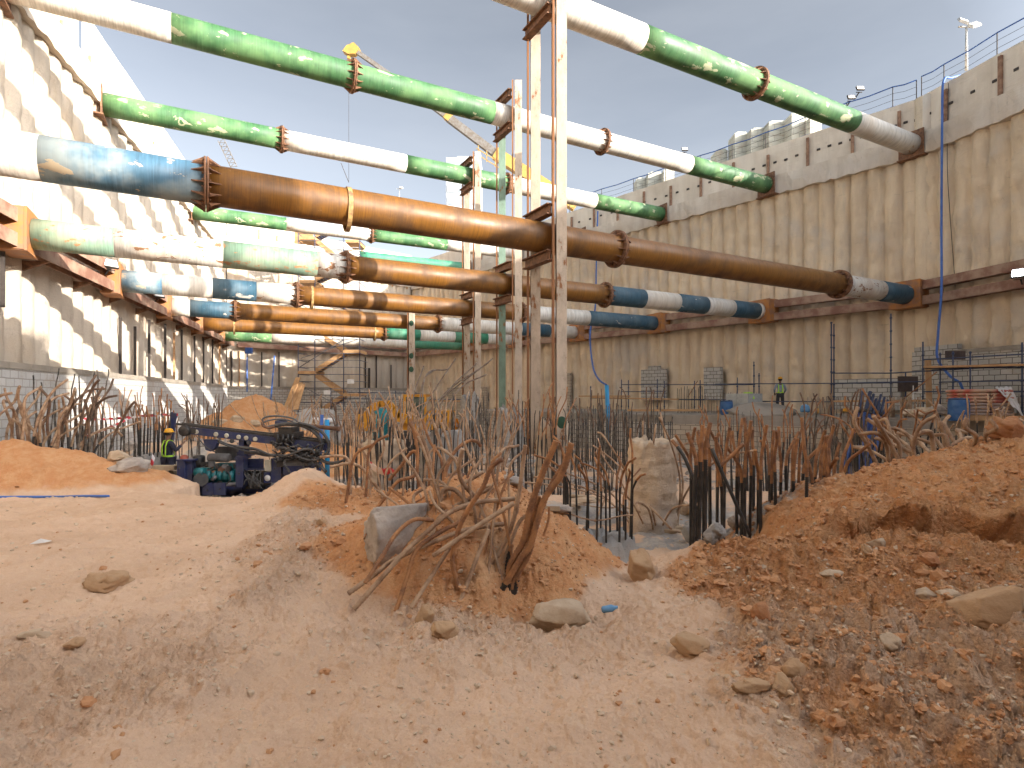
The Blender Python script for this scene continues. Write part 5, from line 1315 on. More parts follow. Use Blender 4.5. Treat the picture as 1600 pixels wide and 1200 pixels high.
# ================================================================ people
M['skin'] = simple('brown_skin', (.20, .10, .06), .6); M['hair'] = simple('black_hair', (.01, .009, .008), .8)
M['navy'] = simple('dark_navy_cloth', (.022, .024, .045), .9, (.035, .035, .055), 20, .3); M['vest'] = simple('neon_vest_cloth', (.50, .85, .06), .7); M['dgrey'] = simple('charcoal_cloth', (.05, .05, .055), .9)
M['greyshirt'] = simple('grey_shirt_cloth', (.30, .34, .40), .9, (.22, .26, .32), 15, .3); M['helmety'] = simple('yellow_helmet_plastic', (.80, .38, .01), .35); M['helmetw'] = simple('white_helmet_plastic', (.75, .75, .73), .35)
M['boot'] = simple('dusty_boot', (.10, .07, .05), .9); M['orangecloth'] = simple('orange_overall_cloth', (.75, .25, .01), .8); M['lightblue'] = simple('light_blue_cloth', (.16, .34, .55), .9); M['jeans'] = simple('blue_denim', (.06, .10, .20), .9)
def skin_obj(name, nodes, edges, mat, parent, sub=2):
    """nodes: list of (pos, rx, ry); one continuous skinned surface"""
    bm = bmesh.new(); ly = bm.verts.layers.skin.verify(); vs = []
    for i, (p, rx, ry) in enumerate(nodes):
        v = bm.verts.new(p); v[ly].radius = (rx, ry); v[ly].use_root = (i == 0); vs.append(v)
    for a, b in edges: bm.edges.new((vs[a], vs[b]))
    me = bpy.data.meshes.new(name); bm.to_mesh(me); bm.free(); me.materials.append(mat)
    o = bpy.data.objects.new(name, me); col.objects.link(o)
    sk = o.modifiers.new('Skin', 'SKIN'); sk.use_smooth_shade = True; sb = o.modifiers.new('Sub', 'SUBSURF'); sb.levels = sub; sb.render_levels = sub
    if parent is not None: o.parent = parent
    return o
def person(label, loc, ht, yaw, Rh, Lh, top, legs, helmet, vest=None, group='workers on the site', stance=.10, head_yaw=0):
    """local frame: faces -y; Rh / Lh = (elbow, hand) positions for a 1.75 m body"""
    s = ht / 1.75; V = lambda *a: Vector(a) * s
    J = {'pel': V(0, 0, .93), 'bel': V(0, .0, 1.08), 'che': V(0, .01, 1.28), 'nec': V(0, .01, 1.47), 'hd0': V(0, -.01, 1.56), 'hd1': V(0, -.015, 1.66), 'hd2': V(0, -.005, 1.73)}
    for sd_, hd in (('l', Lh), ('r', Rh)):
        k = 1 if sd_ == 'l' else -1
        J['sh' + sd_] = V(k * .17, .01, 1.41); J['el' + sd_] = V(*hd[0]); J['ha' + sd_] = V(*hd[1])
        J['hip' + sd_] = V(k * .09, 0, .90); J['kn' + sd_] = V(k * (.09 + stance * .3), -.03, .49); J['an' + sd_] = V(k * (.09 + stance * .5), .02, .09); J['to' + sd_] = V(k * (.10 + stance * .5), -.15, .035)
    rad = {'pel': (.13, .10), 'bel': (.12, .09), 'che': (.145, .10), 'nec': (.055, .055), 'hd0': (.06, .07), 'hd1': (.078, .095), 'hd2': (.06, .075), 'sh': (.055, .055), 'el': (.038, .038), 'ha': (.026, .026), 'hip': (.08, .085), 'kn': (.055, .055), 'an': (.038, .038), 'to': (.035, .028)}
    nodes = []; idx = {}; edges = []
    def add(n, pos=None, r=None):
        idx[n] = len(nodes); rr = r or rad.get(n) or rad[n[:-1]]; nodes.append((pos if pos is not None else J[n], rr[0] * s, rr[1] * s))
    for n in ('pel', 'bel', 'che', 'nec', 'hd0', 'hd1', 'hd2'): add(n)
    E = [('pel', 'bel'), ('bel', 'che'), ('che', 'nec'), ('nec', 'hd0'), ('hd0', 'hd1'), ('hd1', 'hd2')]
    for k in 'lr':
        for n in ('sh', 'el', 'ha', 'hip', 'kn', 'an', 'to'): add(n + k)
        E += [('che', 'sh' + k), ('sh' + k, 'el' + k), ('el' + k, 'ha' + k), ('pel', 'hip' + k), ('hip' + k, 'kn' + k), ('kn' + k, 'an' + k), ('an' + k, 'to' + k)]
        d = (J['ha' + k] - J['el' + k]).normalized(); side = d.cross(Vector((0, 0, 1)) if abs(d.z) < .8 else Vector((0, 1, 0))).normalized()
        pal = 'pa' + k; add(pal, J['ha' + k] + d * .06 * s, (.03, .02)); E.append(('ha' + k, pal))
        for f in range(4):
            o_ = side * (f - 1.5) * .02 * s; ln = (.075, .085, .08, .062)[f] * s
            a = f'f{f}{k}'; b = f'g{f}{k}'; add(a, J['ha' + k] + d * .085 * s + o_, (.010, .010)); add(b, J['ha' + k] + d * .085 * s + o_ + d * ln * .6 + Vector((0, -.4, -.2)) * ln * .6, (.008, .008)); E += [(pal, a), (a, b)]
        a = 't' + k + '0'; add(a, J['ha' + k] + d * .06 * s + side * .055 * s, (.010, .010)); E.append(('ha' + k, a))
    root = thing('person', label, 'person', loc, yaw, group)
    skin_obj('body', nodes, [(idx[a], idx[b]) for a, b in E], M['skin'], root)
    # face: nose, ears, eyes, mouth
    f = MB(); hc = J['hd1']
    f.smooth = True
    f.add([hc + V(-.013, -.088, -.02), hc + V(.013, -.088, -.02), hc + V(0, -.115, -.018), hc + V(0, -.088, .03)], [(0, 1, 2), (1, 3, 2), (3, 0, 2)]); f.obj('nose', M['skin'], root)
    for k in (-1, 1):
        g = MB(); g.ring_tube([hc + V(k * .075, .0, -.025), hc + V(k * .086, .012, .0), hc + V(k * .078, .0, .025)], [.008 * s, .016 * s, .008 * s], 6); g.obj('ear', M['skin'], root)
        g = MB(); g.lathe([(.001, -.004 * s), (.010 * s, 0), (.001, .005 * s)], 8, hc + V(k * .03, -.087, .015), Matrix.Rotation(R(90), 3, 'X')); g.obj('eye', M['hair'], root)
    hm = MB(); hm.lathe([(.070 * s, -.055 * s), (.083 * s, -.01 * s), (.082 * s, .04 * s), (.05 * s, .09 * s)], 16, hc + V(0, .022, .0)); hm.obj('hair', M['hair'], root)
    def cloth(name, names, es, grow, mat):
        nn = []; ii = {}
        for n in names:
            p, rx, ry = nodes[idx[n.split('#')[0]]]; 
            if '#' in n:
                b, t = n.split('#')[1].split(':'); q, rx2, ry2 = nodes[idx[b]]; t = float(t); p = p.lerp(q, t); rx = rx + (rx2 - rx) * t; ry = ry + (ry2 - ry) * t
            ii[n] = len(nn); nn.append((p, (rx + grow * s), (ry + grow * s)))
        return skin_obj(name, nn, [(ii[a], ii[b]) for a, b in es], M[mat], root)
    sl = ['elr#har:.75', 'ell#hal:.75']
    cloth('shirt', ['pel', 'bel', 'che', 'nec#che:.35', 'shl', 'ell', sl[1], 'shr', 'elr', sl[0]], [('pel', 'bel'), ('bel', 'che'), ('che', 'nec#che:.35'), ('che', 'shl'), ('shl', 'ell'), ('ell', sl[1]), ('che', 'shr'), ('shr', 'elr'), ('elr', sl[0])], .016, top)
    cloth('trousers', ['pel', 'hipl', 'knl', 'anl', 'hipr', 'knr', 'anr'], [('pel', 'hipl'), ('hipl', 'knl'), ('knl', 'anl'), ('pel', 'hipr'), ('hipr', 'knr'), ('knr', 'anr')], .020, legs)
    for k in 'lr':
        m = MB(); a = J['an' + k]; t = J['to' + k]; m.ring_tube([a + V(0, .04, -.045), a + V(0, 0, -.035), (a + t) / 2, t + V(0, -.02, 0)], [.042 * s, .055 * s, .05 * s, .03 * s], 10); m.obj('boot', M['boot'], root)
    if helmet:
        m = MB(); o = J['hd1'] + V(0, .0, .035)
        m.lathe([(.118 * s, -.004 * s), (.120 * s, .004 * s), (.108 * s, .012 * s), (.104 * s, .045 * s), (.086 * s, .085 * s), (.05 * s, .108 * s), (.01 * s, .114 * s)], 24, o, Matrix.Diagonal((1, 1.16, 1)))
        m.beam(o + V(0, -.10, .05), o + V(0, .08, .108), .03 * s, .012 * s); m.box(o + V(0, -.14, .0), (.13 * s, .06 * s, .008 * s)); m.obj('helmet', M[helmet], root)
    if vest:
        m = MB()
        for z, r1 in ((1.02, .0), (1.12, .0)):
            rx, ry = .150, .125; prev = None
            for q in range(25):
                A = 2 * PI * q / 24; p = V(rx * math.cos(A), ry * math.sin(A) + .005, z)
                if prev is not None and not (z == 1.12): m.beam(prev, p, .012 * s, .045 * s)
                prev = p
        for k in (-1, 1):
            for yy in (1, -1):
                a = V(k * .085, yy * .128 + .005, 1.03); b = V(k * .09, yy * .122 + .005, 1.3); cc = V(k * .085, yy * .07 + .005, 1.45); dd_ = V(k * .08, .005, 1.475)
                for u, v_ in ((a, b), (b, cc), (cc, dd_)): m.beam(u, v_, .045 * s, .012 * s, Vector((0, yy, .3)))
        m.obj('reflective_stripes', M[vest], root)
        if vest == 'vest' and top != 'navy': pass
    return root
g0 = P(263, 0, 15.05)
person('worker in navy overall with neon stripes and yellow helmet beside the drill rig', (g0.x, 15.05, EYE - 2.44), 1.60, R(150), ((-.26, -.06, 1.16), (-.22, -.28, 1.36)), ((.27, .02, 1.14), (.24, -.12, .92)), 'navy', 'navy', 'helmety', 'vest')
g0 = P(1219, 0, 27.2)
person('worker in grey shirt and yellow helmet facing the tan wall on the deck', (g0.x, 27.2, DZ), 1.68, R(165), ((-.26, .02, 1.16), (-.2, -.18, 1.0)), ((.27, .02, 1.14), (.22, -.16, .98)), 'greyshirt', 'dgrey', 'helmety', 'vest')
for x, Y, tp, lg, hl, vs, lab, yw in ((687, 27.5, 'vest', 'dgrey', 'helmetw', 'vest', 'small far worker in yellow top and white helmet beyond the bars', 100), (694, 27.9, 'lightblue', 'jeans', 'helmetw', None, 'far worker in light blue shirt next to the yellow vested one', -60), (709, 28.6, 'orangecloth', 'orangecloth', 'helmety', None, 'far worker in orange overall near the concrete footed post', 30), (680, 29.5, 'dgrey', 'jeans', 'helmety', None, 'far worker in dark clothes left of the yellow vested one', 10)):
    g0 = P(x, 0, Y); person(lab, (g0.x, Y, EYE - 2.42), 1.72, R(yw), ((-.26, -.04, 1.16), (-.2, -.22, 1.1)), ((.27, .02, 1.14), (.25, -.05, .9)), tp, lg, hl, vs)

# ================================================================ excavator
M['exyellow'] = simple('excavator_yellow', (.62, .28, .01), .5, (.5, .22, .02), 4); M['glass'] = simple('dusty_cab_glass', (.05, .07, .06), .25, (.16, .18, .13), 3)
def excavator():
    Y = 26.0; c = P(645, 690, Y); root = thing('excavator', 'yellow tracked excavator half hidden behind rusty bars, arm reaching left', 'excavator', c)
    def B(name, mat, rects, parent=root):
        m = MB()
        for (x0, y0, x1, y1, yy, dep) in rects:
            a = P(x0, y1, Y + yy) - c; b = P(x1, y0, Y + yy) - c; m.box(((a.x + b.x) / 2, a.y + dep / 2, (a.z + b.z) / 2), (b.x - a.x, dep, b.z - a.z))
        return m.obj(name, M[mat], parent)
    cab = B('cab', 'exyellow', [(630, 618, 634, 656, 0, .1), (643, 618, 646, 656, 0, .1), (663, 618, 666, 656, 0, .1), (630, 616, 666, 620, -.02, 1.3), (630, 654, 666, 660, -.02, 1.3), (630, 618, 666, 656, 1.2, .06)])
    B('cab_window', 'glass', [(634.2, 620.2, 642.8, 653.8, .04, .02), (646.2, 620.2, 662.8, 653.8, .04, .02)], cab)
    B('body', 'exyellow', [(628, 660, 700, 672, -.1, 2.4), (667, 642, 702, 661, 0, 2.2)])
    B('track', 'rigdark', [(620, 674, 705, 705, -.3, .6)]); B('track', 'rigdark', [(620, 674, 705, 705, 2.0, .6)])
    def arm(name, pts, w0, w1):
        m = MB(); pp = [P(x, y, Y - .2) - c for x, y in pts]
        for i in range(len(pp) - 1): m.beam(pp[i], pp[i + 1] + (pp[i + 1] - pp[i]).normalized() * .06, w0, w1 * (1 - .1 * i))
        return m.obj(name, M['exyellow'], root)
    arm('boom', [(640, 655), (624, 652), (616, 640), (606, 631), (596, 631), (584, 634)], .34, .40)
    arm('stick', [(590, 633), (578, 641), (572, 650)], .28, .3)
    m = MB(); m.cyl(P(588, 629, Y - .2) - c, P(606, 627, Y - .2) - c, .06, 8); m.obj('hydraulic_ram', M['greymetal'], root)
    m = MB(); b = P(574, 652, Y - .2) - c; m.prism([(-.3, .15), (.25, .2), (.3, -.3), (.05, -.6), (-.35, -.5), (-.45, -.1)], -.4, .4); m.move(b); m.obj('bucket', M['exyellow'], root)
excavator()
M['turq'] = simple('turquoise_sheet', (.03, .35, .42), .6)
for x, lab in ((590, 'turquoise drum beyond the excavator arm, first one'), (600, 'turquoise drum beyond the excavator arm, closest to the boom')):
    m = MB(); m.lathe([(.22, 0), (.24, .04), (.24, 1.9), (.22, 1.95)], 16, Vector((P(x, 667, 27.5).x, 27.5, EYE - 2.45))); tag(m.obj('drum', M['turq']), lab, 'drum')

# ================================================================ stores on the deck
M['barrel'] = simple('scuffed_blue_barrel', (.02, .09, .26), .5, (.05, .14, .30), 5, .1, detail=9)
def barrel(label, px, Y, yb, r, h, tilt=0):
    c = P(px, yb, Y); c.z = DZ; m = MB()
    prof = [(r * .90, 0), (r * .95, .02), (r * .97, h * .12), (r, h * .3), (r * 1.02, h * .34), (r, h * .38), (r, h * .62), (r * 1.02, h * .66), (r, h * .7), (r * .97, h * .88), (r * .9, h * .97), (r * .88, h), (r * .8, h), (r * .8, h - .02), (.02, h - .02)]
    root = thing('barrel', label, 'barrel', c); m.lathe(prof, 36); m.obj('drum_body', M['barrel'], root)
    m = MB(); m.ring_tube([(r * .93 * math.cos(k * PI / 12), r * .93 * math.sin(k * PI / 12), h * .955) for k in range(25)], .014, 6); m.obj('rim_ring', M['darkgap'], root)
    for a in (.3, 3.4): m = MB(); m.cyl((r * .5 * math.cos(a), r * .5 * math.sin(a), h - .02), (r * .5 * math.cos(a), r * .5 * math.sin(a), h + .015), .04, 10); m.obj('bung', M['darkgap'], root)
    root.rotation_euler = (0, tilt, 0); return root
barrel('blue barrel in front of the cement bags', 1498, 18.2, 652, .285, .72)
barrel('blue barrel beside the block pallet and sand', 1135, 24.6, 640, .26, .62)
M['bag'] = simple('cement_bag_paper', (.50, .36, .24), .85, (.42, .10, .08), 1.7, .2, detail=3); M['bagred'] = simple('red_cement_bag', (.45, .07, .05), .8, (.50, .33, .22), 1.6, .2, detail=2); M['bagmauve'] = simple('dusty_mauve_bag', (.32, .20, .18), .85, (.40, .30, .24), 2, .2, detail=3)
def pillow(m, c, sx, sy, sz, rz=0, seed=0, nu=14, nv=9):
    q = random.Random(seed); vs = []; fs = []; rot = Matrix.Rotation(rz, 3, 'Z')
    for j in range(nv):
        v = -PI / 2 + PI * j / (nv - 1)
        for i in range(nu):
            u = 2 * PI * i / nu; cx, cy = math.cos(u), math.sin(u)
            ex = abs(cx) ** .35 * (1 if cx > 0 else -1); ey = abs(cy) ** .35 * (1 if cy > 0 else -1); rv = abs(math.cos(v)) ** .45
            p = Vector((ex * rv * sx / 2, ey * rv * sy / 2, math.sin(v) * sz / 2 * (1 + q.uniform(-.12, .12)))); vs.append(rot @ p + Vector(c))
    for j in range(nv - 1):
        for i in range(nu): fs.append((j * nu + i, j * nu + (i + 1) % nu, (j + 1) * nu + (i + 1) % nu, (j + 1) * nu + i))
    m.smooth = True; m.add(vs, fs); m.smooth = False
bc = P(1530, 648, 19.3); bc.z = DZ
q = random.Random(9)
pl = thing('pallet', 'yellowish pallet under the cement bags', 'pallet', bc + Vector((0, 0, 0))); m = MB()
for k in range(5): m = MB(); m.box((0, -.5 + k * .25, .11), (1.5, .16, .025)); m.obj('deck_board', M['wood'], pl)

for k in range(3): m2 = MB(); m2.box((-.68 + k * .68, 0, .048), (.1, 1.1, .09)); m2.obj('bearer', M['wood'], pl)
rows = ['bottom', 'second', 'third', 'fourth', 'fifth', 'sixth', 'seventh', 'top']
for L_ in range(8):
    for i in range(2):
        for j in range(2):
            m = MB(); pillow(m, (0, 0, 0), .78, .52, .135, 0, L_ * 4 + i * 2 + j)
            o = m.obj('cement_bag', M['bagmauve' if L_ < 4 else ('bagred' if (i == 0 or q.random() < .35) else 'bag')]); o.location = bc + Vector((-.39 + i * .78 + q.uniform(-.03, .03), -.27 + j * .54, .19 + L_ * .108)); o.rotation_euler = (0, 0, q.uniform(-.05, .05))
            tag(o, f'cement bag in the {rows[L_]} layer of the stack, {"near" if j == 0 else "hidden rear"} row, {"barrel" if i == 0 else "sheeted"} end', 'cement bag', 'stacked cement bags')
# plastic sheet draped on the stack
xs = np.linspace(0, 1, 22); U, Vv = np.meshgrid(xs, xs)
X_ = bc.x + .15 + U * (.55 + .25 * Vv) ; Y_ = bc.y - .56 - .10 * Vv + 0 * U; Zt = bc.z + 1.08 - .5 * U * Vv - .55 * Vv * (.3 + .7 * U) + .05 * fbm(U * 5, Vv * 5, 3, 5); Y_ = Y_ - .05 * fbm(U * 6, Vv * 3, 3, 9) + (1 - Vv) * .12
o = np_mesh('plastic_sheet', np.stack([X_, Y_, Zt], -1).reshape(-1, 3), grid_faces(22, 22), M['sheet']); sm = o.modifiers.new('Solid', 'SOLIDIFY'); sm.thickness = .006; tag(o, 'torn white plastic sheet hanging off the cement bags', 'plastic sheet')
# pallet of blocks with a vest on it, and grey sand
cb_ = P(1163, 630, 25.2); cb_.z = DZ + .32
M['lightblock'] = simple('light_grey_block', (.46, .46, .43), .9, (.38, .38, .36), 6, .3)
k = 0
for L_ in range(3):
    for i in range(3):
        for j in range(2):
            m = MB(); m.box((0, 0, 0), (.385, .50, .195)); o = m.obj('concrete_block', M['lightblock']); v = Matrix.Rotation(R(38), 3, 'Z') @ Vector((-.4 + i * .395, -.26 + j * .52, .1 + L_ * .2)); o.location = cb_ + v; o.rotation_euler = (0, 0, R(38) + q.uniform(-.02, .02))
            tag(o, f'light grey block in the {["bottom", "middle", "top"][L_]} layer of the pallet stack, {["left", "middle", "right"][i]} of the {["near", "far"][j]} row', 'concrete block', 'blocks stacked by the sand')
def blob(name, c, sx, sy, sz, mat, seed, label, cat, flat=.0, rz=0, rough=.22, nu=56, nv=36, tilt=0, group=None, facets=0.0, gray=None):
    """irregular stone: sphere pushed about by noise and cut by a few planes"""
    u = np.linspace(0, 2 * PI, nu + 1)[:-1]; v = np.linspace(-PI / 2, PI / 2, nv); U, V = np.meshgrid(u, v)
    D = np.stack([np.cos(U) * np.cos(V), np.sin(U) * np.cos(V), np.sin(V)], -1)
    n = fbm(D[..., 0] * 1.3 + seed * 3.1 + D[..., 2], D[..., 1] * 1.3 - D[..., 2] * 1.7, 5, seed, .55)
    rr = 1 + rough * n + .05 * fbm(D[..., 0] * 6 + seed, D[..., 1] * 6 + D[..., 2] * 5, 4, seed + 3)
    rg = np.random.RandomState(seed)
    for _ in range(int(7 + 8 * facets)):
        a = rg.normal(size=3); a /= np.linalg.norm(a); lim = rg.uniform(.62, .88) if facets else rg.uniform(.78, .95)
        dt = D @ a; rr = np.where(dt > 1e-3, np.minimum(rr, lim / np.maximum(dt, 1e-3) * (1 + .05 * n + .02 * fbm(D[..., 0] * 9, D[..., 2] * 9 + D[..., 1] * 4, 3, seed + 9))), rr)
    Pp = D * rr[..., None] * np.array([sx, sy, sz]) / 2
    o = np_mesh(name, Pp.reshape(-1, 3), np.concatenate([grid_faces(nv, nu), np.array([[j * nu + nu - 1, j * nu, (j + 1) * nu, (j + 1) * nu + nu - 1] for j in range(nv - 1)])]), M[mat], True)
    o.location = c; o.rotation_euler = (tilt, 0, rz); tag(o, label, cat, group); return o
blob('grey_sand_pile', Vector((P(1185, 0, 24.6).x, 24.6, DZ + .0)), 3.2, 2.0, 1.0, 'slab', 77, 'low heap of grey sand between the block pallet and the worker', 'sand heap', rough=.15)
m = MB(); vv = cb_ + Vector((.05, -.28, .62)); pillow(m, vv, .34, .30, .07, .4, 3); m.beam(vv + Vector((.05, -.17, -.02)), vv + Vector((.12, -.24, -.26)), .14, .02, (0, 1, 0)); tag(m.obj('safety_vest', M['vest']), 'neon green vest thrown over the block pallet', 'vest')
m = MB(); m.lathe([(.16, 0), (.165, .01), (.14, .02), (.13, .08), (.09, .13), (.01, .15)], 20, P(1322, 643, 22.6)); tag(m.obj('helmet', M['helmety']), 'yellow helmet left on the deck edge near the blue pipes', 'helmet')
m = MB(); m.lathe([(.17, 0), (.19, .1), (.15, .26), (.05, .32)], 16, P(1258, 644, 23.4)); tag(m.obj('bucket', M['lightblue']), 'pale blue bucket on the deck left of the helmet', 'bucket')
m = MB(); m.cyl(P(1277, 646, 23.2), P(1277, 638, 23.2), .05, 10); tag(m.obj('bottle', M['helmety']), 'small orange bottle on the deck', 'bottle')
# ladder
la, lb = P(1426, 640, 20.9), P(1427, 603, 21.3); lad = thing('ladder', 'white ladder leaning on the block infill beside the cement bags', 'ladder', la)
for s in (0, .34):
    m = MB(); m.beam(Vector((s, 0, 0)), lb - la + Vector((s, 0, 0)), .03, .05); m.obj('rail', M['sheet'], lad)
for k in range(3): m = MB(); p = (lb - la) * (.18 + k * .27); m.beam(p, p + Vector((.34, 0, 0)), .03, .03); m.obj('rung', M['sheet'], lad)
# boards against the wall
m = MB(); m.beam(P(1452, 640, 21.6), P(1450, 562, 22.4), .22, .05, (0, -1, 0)); tag(m.obj('timber_board', M['wood']), 'upright raw board behind the ladder and scaffold', 'board')
M['darkboard'] = simple('dark_brown_board', (.09, .065, .055), .8)
for x0, x1, y0, y1, l in ((1403, 1434, 588, 612, 'dark board patch left of the raw upright board'), (1477, 1508, 548, 562, 'dark board below the coping of the tall block infill')):
    a = P(x0, y1, 21.7 if x0 < 1450 else 21.25); b = P(x1, y0, a.y); m = MB(); m.box(((a.x + b.x) / 2, a.y, (a.z + b.z) / 2), (b.x - a.x, .04, b.z - a.z)); tag(m.obj('dark_board', M['darkboard']), l, 'board')
# leaning blue pipes
M['propblue'] = simple('blue_prop_paint', (.02, .06, .22), .5, (.05, .08, .18), 6, .1)
q = random.Random(4)
words_ = ['first', 'second', 'third', 'fourth', 'fifth', 'sixth', 'seventh', 'eighth', 'ninth', 'tenth', 'eleventh', 'twelfth', 'thirteenth', 'fourteenth']
for i in range(14):
    t = i / 13; lay = i % 2
    a = P(1317 + t * 42 + q.uniform(-3, 3), 744 - t * 6, 17.9 + lay * .3); b = P(1352 + t * 35 + q.uniform(-5, 5), 612 + t * 14 + q.uniform(-8, 10), 20.2 + lay * .3)
    root = thing('steel_prop', f'leaning blue steel prop, {words_[i]} from the left in the bundle', 'steel prop', a, 0, 'blue props leaning on the deck'); d = b - a
    m = MB(); m.ring_tube([Vector((0, 0, 0)), d * .74], .062, 10); m.obj('outer_tube', M['propblue'], root)
    m = MB(); m.ring_tube([d * .74, d], .042, 8); m.obj('inner_tube', M['scaff'], root)
    m = MB(); m.ring_tube([d * .72, d * .76], .078, 10); m.obj('collar', M['darkgap'], root)
# distant white sacks, barrier tape
blob('rubble_heap', P(501, 672, 25.2), 2.2, 1.8, 1.9, 'greyconc', 88, 'heap of grey rubble under the pale sacks', 'rubble heap', rough=.3)
for i, (x, y, Y) in enumerate(((490, 652, 25), (498, 656, 24.8), (505, 650, 25.2), (512, 657, 24.6), (496, 646, 25.6))):
    m = MB(); pillow(m, P(x, y, Y), .5, .4, .22, i, i); tag(m.obj('sack', M['sheet']), ['pale sack before the stair tower, lowest', 'pale sack leaning on its neighbours', 'pale sack on the upper side of the pile', 'pale sack nearest the light blue pipe', 'pale sack on top of the heap'][i], 'sack', 'pale sacks heaped before the stair tower')
def tape_mat():
    t = NT('red_white_tape'); wv = t.n.new('ShaderNodeTexWave'); wv.inputs['Scale'].default_value = 2.2; wv.bands_direction = 'DIAGONAL'; t.link(t.co, wv.inputs[0])
    return t.done(t.mix(t.ramp(wv.outputs['Fac'], .45, .55), (.75, .70, .68, 1), (.62, .05, .07, 1)), .5)
M['tape'] = tape_mat()
def tape(label, pts, w=.07):
    pts = smooth_path(pts, .12); V = []
    for i, p in enumerate(pts): a = .5 * math.sin(i * .35); V += [p + Vector((0, math.sin(a) * w, -math.cos(a) * w / 2)), p - Vector((0, math.sin(a) * w, -math.cos(a) * w / 2))]
    m = MB(); m.add(V, [(2 * i, 2 * i + 1, 2 * i + 3, 2 * i + 2) for i in range(len(pts) - 1)]); o = m.obj('barrier_tape', M['tape']); s = o.modifiers.new('S', 'SOLIDIFY'); s.thickness = .003; tag(o, label, 'barrier tape', 'red and white barrier tape')
tape('level strip of red and white tape stretched before the block wall', [P(124, 654, 16.6), P(160, 655, 17), P(204, 652, 17.2), P(240, 649, 15.8), P(278, 648, 15.4)])
tape('slanting strip of red and white tape below the level one', [P(132, 682, 16.2), P(160, 672, 16.8), P(185, 662, 17), P(204, 652, 17.2)])
tape('crumpled tape hanging beside the timber baulks', [P(227, 744, 13.2), P(233, 730, 13.2), P(238, 722, 13.1), P(240, 712, 13.2)], .12)
tape('bunched tape on the ground behind the arching rusty bars', [P(572, 732, 9.3), P(580, 727, 9.3), P(588, 733, 9.2), P(600, 738, 9.2), P(610, 734, 9.2), P(618, 740, 9.1)], .13)
tape('short hanging tape among the heavy bars below the cement bags', [P(1484, 674, 8.0), P(1480, 690, 8.0), P(1482, 705, 8.0), P(1458, 722, 8.1)], .08)
# ================================================================ rocks
M['rock'] = simple('sandy_rock', (.46, .30, .17), .95, (.38, .23, .12), 3, .7, detail=8, bs=14, dist=.02)
M['rockpale'] = simple('pale_limestone_rock', (.52, .40, .28), .95, (.38, .27, .17), 4, .7, detail=8, bs=16, dist=.02)
M['rockred'] = simple('red_clay_lump', (.42, .21, .10), .95, (.36, .15, .06), 4, .8, detail=8, bs=14, dist=.02)
M['slabgrey'] = simple('grey_broken_concrete', (.44, .375, .315), .95, (.29, .25, .215), 5, .9, detail=8, bs=16, dist=.015)
def rock(px, py, Y, w, h, mat, seed, label, dep=.8, rz=0, facets=0, sink=.25, name='rock'):
    yh = hit(px, py + h * .38) if Y < 18 or Y > 20 else None
    if yh and yh < 30: Y = yh
    sx = w * Y / F; sz = h * Y / F * 1.15; p = P(px, py, Y + sx * dep * .3)
    return blob(name, p, sx, sx * dep, sz, mat, seed, label, 'rock', rz=rz, facets=max(facets, .9), rough=.34)
rock(1080, 1009, 2.98, 70, 42, 'rock', 1, 'brown oval rock alone on the smooth sand', rz=.2)
rock(1538, 956, 3.2, 118, 72, 'rock', 2, 'largest tan boulder near the right edge', .7, -.25, .6)
rock(1238, 1046, 2.85, 44, 34, 'rock', 3, 'small rounded rock on top of its neighbour', facets=.3)
rock(1220, 1071, 2.75, 46, 34, 'rock', 4, 'small rounded rock under its neighbour')
rock(1178, 1073, 2.72, 62, 20, 'rock', 5, 'flat sliver of rock left of the two stacked ones', .5, .1, 1)
rock(874, 962, 3.65, 118, 46, 'rockpale', 6, 'wide pale rock at the foot of the red cone', .5, 0, .3)
rock(1003, 888, 4.6, 54, 50, 'rock', 7, 'round boulder on the ridge beside the grey concrete crumble', 1.0)
rock(168, 912, 4.55, 78, 30, 'rock', 8, 'half buried pale rock in the left track', .8)
rock(1390, 1008, 3.0, 36, 36, 'rockpale', 9, 'pale angular stone in the right rubble', facets=.7)
rock(1190, 958, 3.55, 30, 34, 'rockred', 10, 'round red clod in the right rubble')
rock(1300, 898, 4.3, 44, 14, 'rockpale', 11, 'white chip under the cut bank')
rock(1375, 850, 4.9, 44, 20, 'rockpale', 12, 'flat pale stone at the foot of the cut bank', .6, .1, .5)
rock(1355, 862, 4.75, 22, 22, 'rock', 13, 'small brown stone beside the flat pale one')
rock(1452, 876, 4.4, 34, 20, 'rockred', 14, 'reddish stone under the cut bank')
rock(1070, 796, 8.0, 26, 26, 'rockpale', 15, 'pale yellow rock beside the black feet of the widest group', facets=.5)
rock(1086, 800, 7.9, 26, 26, 'rock', 16, 'yellow brown rock touching the pale one', facets=.4)
rock(1082, 836, 6.6, 34, 34, 'greyconc', 17, 'grey concrete lump at the left foot of the widest group', facets=.8)
rock(1118, 832, 6.5, 38, 38, 'greyconc', 18, 'upright grey concrete lump between black bars', .6, .2, .8)
rock(1152, 815, 7.0, 34, 26, 'slabgrey', 19, 'grey lump behind the upright concrete one', facets=.6)
rock(1030, 828, 7.6, 95, 14, 'rockpale', 20, 'long pale slab lying behind the hooped cage', .35, -.35, 1, name='broken_slab')
rock(870, 795, 8.2, 50, 14, 'slabgrey', 21, 'flat grey slab left of the hooped cage', .6, .1, 1, name='broken_slab')
rock(905, 783, 8.9, 60, 12, 'rockpale', 22, 'flat pale slab behind the hooped cage', .6, -.1, 1, name='broken_slab')
rock(1575, 672, 7.6, 60, 34, 'rockred', 23, 'red rock on the crest of the right heap', .8)
rock(1440, 645, 18.6, 44, 14, 'rockpale', 24, 'pale rubble lump on the deck edge left of the barrel', .7, 0, .6)
